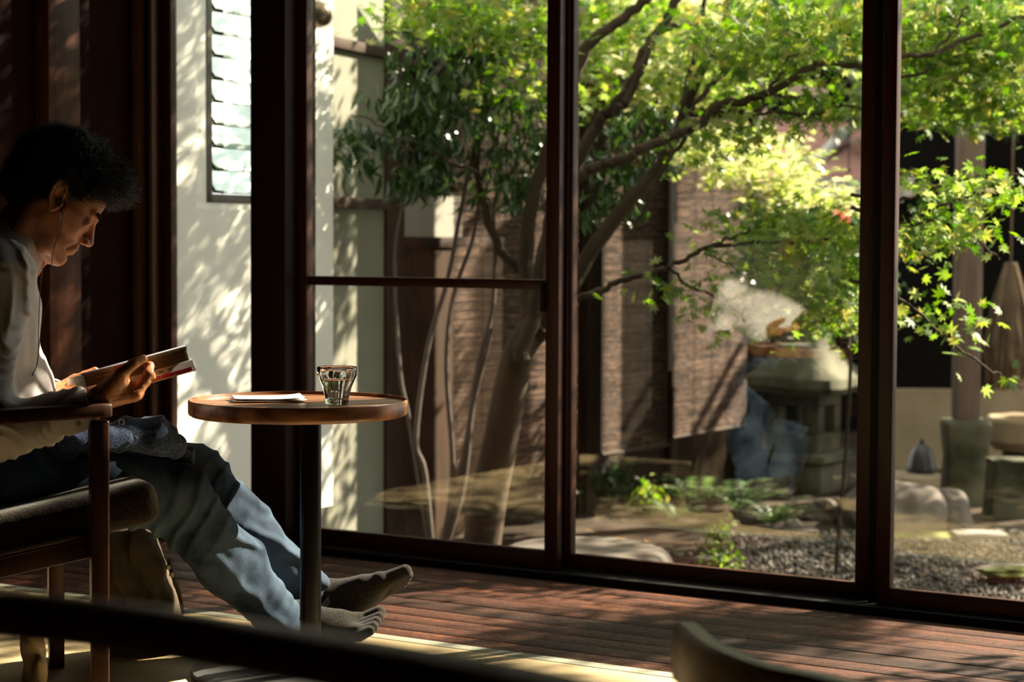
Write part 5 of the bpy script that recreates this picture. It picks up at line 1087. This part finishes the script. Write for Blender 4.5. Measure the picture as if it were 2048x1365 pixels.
def denim():
    m = mat('washed_blue_denim', (0.012, 0.019, 0.032), 0.9, spec=0.08, col2=(0.05, 0.075, 0.11), nscale=11, bump=0.35, bscale=420); return m
MJ = denim(); je = cloth('jeans', jeans, (-1.4, 4.0, 0.0), (-0.3, 5.05, 0.66), 0.0048, MJ)
def ring_band(c, ax, r, l, mt, name, parent, rim=0.0):
    b0, c0_ = frame_of(ax); q = MB(); n = 48; prof = [(-l, r * 0.985), (-l * 0.9, r + 0.002), (-l * 0.1, r + 0.0025), (0, r), (0, r - 0.004), (-l, r - 0.004)]
    for s, rr in prof:
        for j in range(n): a = 2 * math.pi * j / n; r_ = rr * (1 + 0.03 * math.sin(2 * a + 1)); q.v.append(c + ax * s + b0 * math.cos(a) * r_ + c0_ * math.sin(a) * r_)
    for i in range(len(prof) - 1):
        for j in range(n): a = i * n + j; c1_ = i * n + (j + 1) % n; q.f.append((a, c1_, c1_ + n, a + n))
    return q.build(name, mt, parent, sharp=50)
MHEM = mat('stitched_denim_hem', (0.04, 0.06, 0.09), 0.85, col2=(0.14, 0.18, 0.22), nscale=90, bump=0.5, bscale=200)
ring_band(RAn + sR * 0.004, sR, 0.056, 0.016, MHEM, 'hem', je); ring_band(LAn + sL * 0.004, sL, 0.056, 0.016, MHEM, 'hem', je)
# toe socks
MSO = mat('grey_wool_sock', (0.012, 0.010, 0.008), 0.95, spec=0.05, col2=(0.034, 0.028, 0.022), nscale=200, bump=0.8, bscale=420, sheen=0.15)
for an, k_, F_, sd_ in ((RAn, RK, fR, sR), (LAn, LK, fL, sL)):
    lo = np.minimum(F_['heel'], F_['toe']) - 0.1; hi = np.maximum(F_['heel'], F_['toe']) + 0.1; lo[2] = max(lo[2], -0.01)
    def sock(P, an=an, F_=F_, sd_=sd_):
        d = foot_sdf(P, g=0.0045, **F_); d = smin(d, s_cone(P, F_['ank'], an - sd_ * 0.03, 0.037, 0.042), 0.02); return np.maximum(d, 0.003 - P[:, 2])
    cloth('sock', sock, lo, hi, 0.0026, MSO)
# eyes, brows, hair
for s in (-1, 1):
    q = MB(); q.lathe([(0.0, -0.0118)] + [(0.0118 * math.sin(a), -0.0118 * math.cos(a)) for a in np.linspace(0.1, 3.04, 14)] + [(0, 0.0118)], (0, 0, 0), 24)
    c = Hh(0.0785, 0.031 * s, 0.0035); q.v = [c + v_ for v_ in q.v]; q.build('eye', mat('dark_eye', (0.03, 0.018, 0.012), 0.08) if s == -1 else bpy.data.materials['dark_eye'], man)
MHA = mat('black_brown_hair', (0.009, 0.006, 0.005), 0.35, island=0.9)
def strands(seeds, dirs, length, curl, rad, seed, nseg=6, grav=0.0):
    rs = np.random.RandomState(seed); n = len(seeds); L_ = length if hasattr(length, '__len__') else np.full(n, length); L_ = L_ * rs.uniform(0.6, 1.25, n)
    a = rs.uniform(0, 6.28, n); fr = rs.uniform(0.6, 1.5, n); ax1 = np.cross(dirs, rs.normal(size=(n, 3))); ax1 /= np.linalg.norm(ax1, axis=1)[:, None]; ax2 = np.cross(dirs, ax1)
    pts = []
    for k in range(nseg + 1):
        u = k / nseg; c = (np.cos(a + 6.28 * fr * u) - np.cos(a))[:, None] * ax1 + (np.sin(a + 6.28 * fr * u) - np.sin(a))[:, None] * ax2
        pts.append(seeds + dirs * (L_ * u)[:, None] + c * curl * u ** 0.5 + UZ * (-grav * u * u) * L_[:, None])
    V_ = []
    for k in range(nseg + 1):
        r = rad * (1 - 0.75 * k / nseg)
        for j in range(3): V_.append(pts[k] + r * (math.cos(2.094 * j) * ax1 + math.sin(2.094 * j) * ax2))
    Vt = np.stack(V_, 1).reshape(-1, 3); base = np.arange(n) * (nseg + 1) * 3; F_ = []
    for k in range(nseg):
        for j in range(3): j2_ = (j + 1) % 3; F_.append(np.stack([base + k * 3 + j, base + k * 3 + j2_, base + (k + 1) * 3 + j2_, base + (k + 1) * 3 + j], 1))
    return Vt, np.concatenate(F_).astype(np.int32)
h1, h2 = waves(301, 12, 0.035), waves(302, 12, 0.014)
def hairline(q):   # >0 inside the hair region (head coordinates)
    x, y, z = q[:, 0], np.abs(q[:, 1]), q[:, 2]
    front = 0.070 - x + 1.1 * (z - 0.075)                 # in front of this line: forehead
    side = z - np.where(x > 0.028, 0.030, np.where(x > 0.012, -0.022, np.where(x > -0.025, 0.040, -0.055 - 0.15 * x)))
    return np.minimum(front * 0.7, side)
def hair(P):
    q = (P - HC) @ HR
    d = s_ell(q, (-0.022, 0, 0.058), (0.103, 0.084, 0.092)); d = smin(d, s_ell(q, (0.040, 0, 0.085), (0.050, 0.056, 0.045)), 0.03)
    d = smin(d, s_ell(q, (-0.055, 0, -0.01), (0.060, 0.062, 0.055)), 0.02)
    d = d - 0.0045 * h1(P) - 0.002 * h2(P)
    return smax(d, -hairline(q), 0.010)
lo, hi = HC - 0.19, HC + 0.19
ha = cloth('hair', hair, lo, hi, 0.0035, MHA)
rs = np.random.RandomState(77); hv = np.array([tuple(v_.co) for v_ in ha.data.vertices]) + ORG['person']; i = rs.randint(0, len(hv), 15000); sd0 = hv[i]; ql = (sd0 - HC) @ HR
m_ = (hairline(ql) > -0.004); sd0 = sd0[m_]; ql = ql[m_]
nd = ql - V([-0.02, 0, 0.045]); nd /= np.linalg.norm(nd, axis=1)[:, None]; fwd = np.clip((ql[:, 0] + 0.02) / 0.09, 0, 1)[:, None]
dl = nd * 0.8 + V([0.75, 0, -0.15]) * fwd + V([-0.5, 0, -0.5]) * (1 - fwd) * 0.7 + rs.normal(size=nd.shape) * 0.28; dl /= np.linalg.norm(dl, axis=1)[:, None]; dw = dl @ HR.T
ln = 0.018 + 0.034 * fwd[:, 0] * np.clip(ql[:, 2] / 0.09, 0.2, 1)
mesh_obj('hair_strands', *strands(sd0, dw, ln, 0.0075, 0.0006, 5, 8), MHA, ha)
for s in (-1, 1):
    n = 260; u = rs.uniform(0, 1, n); sd1 = V([0, 0, 0]) + np.stack([0.094 - 0.014 * u ** 1.6, s * (0.010 + 0.036 * u), 0.0265 + 0.004 * np.sin(u * 2.4) + rs.normal(size=n) * 0.0018], 1)
    dd_ = np.stack([0.35 + 0 * u, s * (0.8 + 0 * u), 0.25 - 0.3 * u], 1) + rs.normal(size=(n, 3)) * 0.3; dd_ /= np.linalg.norm(dd_, axis=1)[:, None]
    mesh_obj('eyebrow', *strands(HC + sd1 @ HR.T, dd_ @ HR.T, 0.008, 0.0008, 0.0006, 9 + s, 3), MHA, man)

# earphones
q = MB(); ebp = Hh(0.001, -0.0825, -0.001); q.tube([Hh(0.0, -0.072, 0.0), ebp, Hh(0.0, -0.088, -0.002)], [0.004, 0.0045, 0.0042], 14)
t = thing('earphones', 'black in-ear earphones with thin cord running from the man\'s ear down his shirt', 'earphones', ebp)
MBK = mat('black_rubber', (0.01, 0.01, 0.01), 0.4); q.build('earbud', MBK, t)
q = MB(); q.tube([Hh(0.0, -0.0875, -0.002), Hh(0.0, -0.0895, -0.0022)], [0.0034, 0.003], 14); q.build('cap', mat('gold_cap', (0.5, 0.38, 0.2), 0.3, metal=0.9), t)
q = MB(); q.tube(catmull([Hh(0.0, -0.086, -0.006), at(125, 425, 4.14), at(121, 462, 4.12), at(109, 492, 4.11), at(103, 530, 4.10), at(103, 560, 4.11), at(97, 605, 4.13), at(85, 645, 4.15), at(77, 700, 4.17)], 6), 0.0009, 6)
q.tube(catmull([at(88, 524, 4.2), at(82, 560, 4.17), at(79, 610, 4.165), at(77, 660, 4.165), at(77, 700, 4.17)], 6), 0.0009, 6); q.tube(catmull([at(77, 700, 4.17), at(74, 730, 4.18), at(60, 760, 4.2)], 5), 0.0012, 6)
q.build('cord', MBK, t)
# ------------------------------------------------------------------ the thick book
bl_ = at(166, 752, 4.118); br_ = at(374, 695, 4.20); bx = (br_ - bl_); bL = np.linalg.norm(bx); bx = bx / bL
by = PL + V([0, 0, -0.10]); by = by - bx * (by @ bx); by = by / np.linalg.norm(by); bz = np.cross(bx, by)
t = thing('book', 'thick paperback with red and white cover held open in the man\'s hands', 'book', (bl_ + br_) / 2)
def bp_(x, y, z): return bl_ + bx * x + by * y + bz * z
def arch(u): return 0.003 * math.sin(math.pi * min(1, u)) 
MPG = bpy.data.materials.new('page_edges'); MPG.use_nodes = True; N, L = nt(MPG); pb = N['Principled BSDF']; pb.inputs['Roughness'].default_value = 0.85
tc = N.new('ShaderNodeTexCoord'); mp = N.new('ShaderNodeMapping'); mp.inputs['Scale'].default_value = (4, 4, 900); L.new(tc.outputs['UV'], mp.inputs[0])
nz = N.new('ShaderNodeTexNoise'); nz.inputs['Scale'].default_value = 1.0; nz.inputs['Detail'].default_value = 2
MPG2 = mat('page_paper', (0.72, 0.66, 0.55), 0.85, col2=(0.78, 0.72, 0.6), nscale=30)
L.new(mp.outputs[0], nz.inputs[0]); pb.inputs['Base Color'].default_value = (0.40, 0.29, 0.17, 1)
def half(y0, y1, th, name):   # each sheaf is built of leaves that show as fine lines on its edge
    q = MB(); ns = 26; rs = np.random.RandomState(int(th * 1e4))
    for i in range(ns):
        z0, z1 = -th + th * i / ns, -th + th * (i + 0.82) / ns; j = rs.uniform(-0.0012, 0.0012); k = len(q.v); m = 8
        for s in range(m + 1):
            u = s / m; y = y0 + (y1 - y0) * u; lift = arch(u)
            for x, z in ((0.001, z0), (bL - 0.003 + j * 0.4, z0), (bL - 0.003 + j * 0.4, z1), (0.001, z1)): q.v.append(bp_(x, y + (j if s == 0 else 0), z + lift * 0.6))
        for s in range(m):
            for c in range(4): a = k + s * 4 + c; b_ = k + s * 4 + (c + 1) % 4; q.f.append((a, b_, b_ + 4, a + 4))
        q.f.append((k + 3, k + 2, k + 1, k)); q.f.append((k + m * 4, k + m * 4 + 1, k + m * 4 + 2, k + m * 4 + 3))
    return q.build(name, mat('page_stock', (0.30, 0.21, 0.12), 0.85, island=0.35) if 'page_stock' not in bpy.data.materials else bpy.data.materials['page_stock'], t, smooth=False)
half(0.0, 0.135, 0.028, 'pages'); half(0.140, 0.255, 0.016, 'pages')
MCV = mat('pale_lavender_cover', (0.60, 0.56, 0.68), 0.35)
q = MB()
q.hexa([bp_(-0.004, -0.003, 0.0005), bp_(bL, -0.003, 0.0005), bp_(bL, 0.02, 0.003), bp_(-0.004, 0.02, 0.003), bp_(-0.004, -0.003, 0.0032), bp_(bL, -0.003, 0.0032), bp_(bL, 0.02, 0.0055), bp_(-0.004, 0.02, 0.0055)]); q.build('top_leaf', MCV, t, smooth=False)
# coloured print along the page edges
MPR = bpy.data.materials.new('printed_edge'); MPR.use_nodes = True; N, L = nt(MPR); pb = N['Principled BSDF']; pb.inputs['Roughness'].default_value = 0.6
tc = N.new('ShaderNodeTexCoord'); mp = N.new('ShaderNodeMapping'); mp.inputs['Scale'].default_value = (9, 9, 30); L.new(tc.outputs['Object'], mp.inputs[0]); nz = N.new('ShaderNodeTexNoise'); nz.inputs['Scale'].default_value = 1.6; L.new(mp.outputs[0], nz.inputs[0])
rp = N.new('ShaderNodeValToRGB'); e = rp.color_ramp.elements; e[0].position = 0.38; e[0].color = (0.30, 0.36, 0.22, 1); e[1].position = 0.62; e[1].color = (0.42, 0.02, 0.06, 1); x = e.new(0.5); x.color = (0.36, 0.25, 0.12, 1); L.new(nz.outputs[0], rp.inputs[0]); L.new(rp.outputs[0], pb.inputs['Base Color'])
q = MB(); q.hexa([bp_(0.0, -0.0026, -0.0055), bp_(bL - 0.002, -0.0026, -0.0055), bp_(bL - 0.002, 0.0, -0.0055), bp_(0.0, 0.0, -0.0055), bp_(0.0, -0.0026, 0.0005), bp_(bL - 0.002, -0.0026, 0.0005), bp_(bL - 0.002, 0.0, 0.0005), bp_(0.0, 0.0, 0.0005)]); q.build('printed_edge', MPR, t, smooth=False)
# rows of tiny illegible marks printed on the edge
MIK = mat('dark_print', (0.03, 0.02, 0.02), 0.6); rs = np.random.RandomState(6); q = MB()
def mark(x, z, w, h, y=-0.0031): q.hexa([bp_(x, y, z), bp_(x + w, y, z), bp_(x + w, y + 0.0006, z), bp_(x, y + 0.0006, z), bp_(x, y, z + h), bp_(x + w, y, z + h), bp_(x + w, y + 0.0006, z + h), bp_(x, y + 0.0006, z + h)])
x = bL - 0.034
for i in range(5):
    for j in range(3): mark(x + i * 0.0052, -0.0095 + j * 0.0026, rs.uniform(0.0018, 0.0042), 0.0008)
    mark(x + i * 0.0052 + rs.uniform(0, 0.003), -0.0095, 0.0009, 0.0068)
q.build('edge_print', MIK, t, smooth=False); q = MB(); x = 0.02
while x < 0.14: mark(x, -0.0078, 0.0007, rs.uniform(0.0015, 0.0035)); mark(x, rs.uniform(-0.008, -0.0055), rs.uniform(0.001, 0.0028), 0.0006); x += rs.uniform(0.003, 0.0055)
q.build('edge_print', MIK, t, smooth=False)
# cover folded down toward the camera
cb0, cb1 = -0.0285, -0.054
def cf(x, v, off=0.0): return bp_(x, -0.002 - v * 0.35 - off, cb0 - v)
q = MB(); hgt = 0.024
q.hexa([cf(0.06, hgt), cf(bL + 0.004, hgt), cf(bL + 0.004, hgt, -0.0012), cf(0.06, hgt, -0.0012), cf(0.06, 0), cf(bL + 0.003, 0), cf(bL + 0.003, 0, -0.0012), cf(0.06, 0, -0.0012)]); q.build('cover', mat('glossy_white_cover', (0.85, 0.78, 0.72), 0.3), t, smooth=False)
MRD = mat('crimson_print', (0.45, 0.015, 0.03), 0.35)
def cmark(q, x0, x1, v0, v1): q.hexa([cf(x0, v1, 0.0006), cf(x1, v1, 0.0006), cf(x1, v1, 0), cf(x0, v1, 0), cf(x0, v0, 0.0006), cf(x1, v0, 0.0006), cf(x1, v0, 0), cf(x0, v0, 0)])
q = MB(); x = 0.135; 
while x < bL - 0.004:
    w = rs.uniform(0.003, 0.006); cmark(q, x, x + w, 0.0135 + rs.uniform(0, 0.002), 0.0155 + rs.uniform(0, 0.0015)); cmark(q, x + rs.uniform(0, w * 0.6), x + w, 0.0135, 0.0205); cmark(q, x, x + w * rs.uniform(0.6, 1), 0.0185, 0.0212); x += w + 0.0008
cmark(q, 0.06, 0.135, 0.012, 0.0222); q.build('cover_print', MRD, t, smooth=False)
q = MB(); cmark(q, 0.06, bL + 0.003, 0.0224, 0.024); q.build('cover_edge', mat('yellow_print', (0.65, 0.42, 0.05), 0.4), t, smooth=False)
q = MB()
for i in range(2):
    for j in range(3): cmark(q, 0.150 + i * 0.022 + j * 0.001, 0.150 + i * 0.022 + rs.uniform(0.010, 0.015), 0.0045 + j * 0.0022, 0.0055 + j * 0.0022)
q.build('small_print', MIK, t, smooth=False)

# ------------------------------------------------------------------ jacket on the lap, coat and cloth by the chair
k1, k2 = waves(401, 10, 0.10), waves(402, 10, 0.04)
def jacket(P):
    top = [at(205, 872, 4.34), at(250, 868, 4.36), at(305, 872, 4.40), at(350, 890, 4.44)]
    d = chain(P, top, [.026, .030, .034, .026], 0.03)
    d = smin(d, chain(P, [at(60, 905, 4.20), at(130, 893, 4.22), at(190, 880, 4.26), at(240, 880, 4.3)], [.022, .026, .022, .026], 0.03), 0.02)
    d = smin(d, chain(P, [at(240, 895, 4.44), at(320, 900, 4.5), at(375, 915, 4.52)], [.03, .03, .018], 0.03), 0.02)
    d = d - 0.007 * dirwave(P, V([0.7, -0.5, 0.5]), 0.05, 0, k1(P) * 2, 2) - 0.003 * k1(P) - 0.0012 * k2(P)
    return np.maximum(d, -(jeans(P) - 0.001))
t = thing('jacket', 'dark navy knitted jacket with a zip bunched on the man\'s lap', 'jacket', at(280, 900, 4.40))
MNV = mat('navy_knit', (0.018, 0.028, 0.06), 0.9, spec=0.1, col2=(0.07, 0.10, 0.17), nscale=220, bump=0.7, bscale=260, sheen=0.1)
mesh_obj('fabric', *surf(jacket, (-1.15, 4.05, 0.4), (-0.6, 4.65, 0.72), 0.0042), MNV, t)
q = MB(); zp = catmull([at(213, 856, 4.315), at(235, 855, 4.325), at(255, 858, 4.335), at(275, 878, 4.335)], 6); q.tube(zp, 0.0022, 6); q.build('zip', mat('silver_zip', (0.6, 0.6, 0.58), 0.3, metal=0.9), t)
zc = at(243, 845, 4.325); q = MB(); q.tube([zc + V([0.006 * math.cos(a), 0, 0.006 * math.sin(a)]) for a in np.linspace(0, 6.283, 17)], 0.0013, 6, cap=False); q.build('zip_pull', bpy.data.materials['silver_zip'], t)

def coat(P):
    top = at(262, 1105, 4.72); bot = at(320, 1262, 4.80); d = s_cone(P, top + V([0.01, 0, 0]), bot + V([-0.01, 0, 0]), 0.058, 0.066)
    d = smin(d, s_cone(P, at(225, 1110, 4.70), at(255, 1275, 4.78), 0.05, 0.06), 0.03)
    d = d - 0.010 * dirwave(P, V([0.95, -0.35, 0.12]), 0.05, 0.5, k1(P) * 0.7, 2.2) - 0.003 * k1(P) - 0.001 * k2(P)
    return np.maximum(d, 0.004 - P[:, 2])
t = thing('coat', 'khaki brown coat hanging down to the floor beside the far side of the armchair', 'coat', [at(280, 1260, 4.76)[0], 4.76, 0])
MKH = mat('khaki_cotton', (0.05, 0.037, 0.025), 0.9, spec=0.1, col2=(0.10, 0.078, 0.055), nscale=12, bump=0.3, bscale=350)
mesh_obj('fabric', *surf(coat, (-1.15, 4.55, 0.0), (-0.6, 4.98, 0.36), 0.0045), MKH, t)
for (x, y) in ((336, 1135), (343, 1150)):
    p = at(x, y, 4.70); q = MB(); q.tube([p, p + V([0.004, -0.012, 0.0])], [0.006, 0.005], 14); q.build('button', mat('metal_snap', (0.3, 0.24, 0.18), 0.3, metal=0.8) if 'metal_snap' not in bpy.data.materials else bpy.data.materials['metal_snap'], t)
q = MB(); cs = [at(338, 1120, 4.71), at(345, 1150, 4.72), at(358, 1185, 4.74), at(366, 1225, 4.76)]; q.tube(catmull(cs, 5), 0.010, 8, sq=0.5); q.build('strap', MKH, t)
def hang(P):
    a = at(62, 1240, 4.30); b_ = at(72, 1395, 4.36); d = s_cone(P, a, b_, 0.020, 0.024); d = smin(d, s_cone(P, at(84, 1330, 4.29), at(60, 1420, 4.34), 0.012, 0.022), 0.02)
    return np.maximum(d - 0.006 * dirwave(P, V([0.9, -0.3, 0.2]), 0.035, 0, k1(P), 2) - 0.0015 * k1(P), 0.004 - P[:, 2])
t = mesh_obj('hanging_cloth', *surf(hang, (-1.2, 4.2, 0.0), (-0.9, 4.5, 0.25), 0.004), mat('beige_cloth', (0.45, 0.34, 0.22), 0.85, bump=0.3, bscale=300))
tag(t, 'beige cloth end drooping to the mat beneath the armchair, behind its front leg', 'cloth')
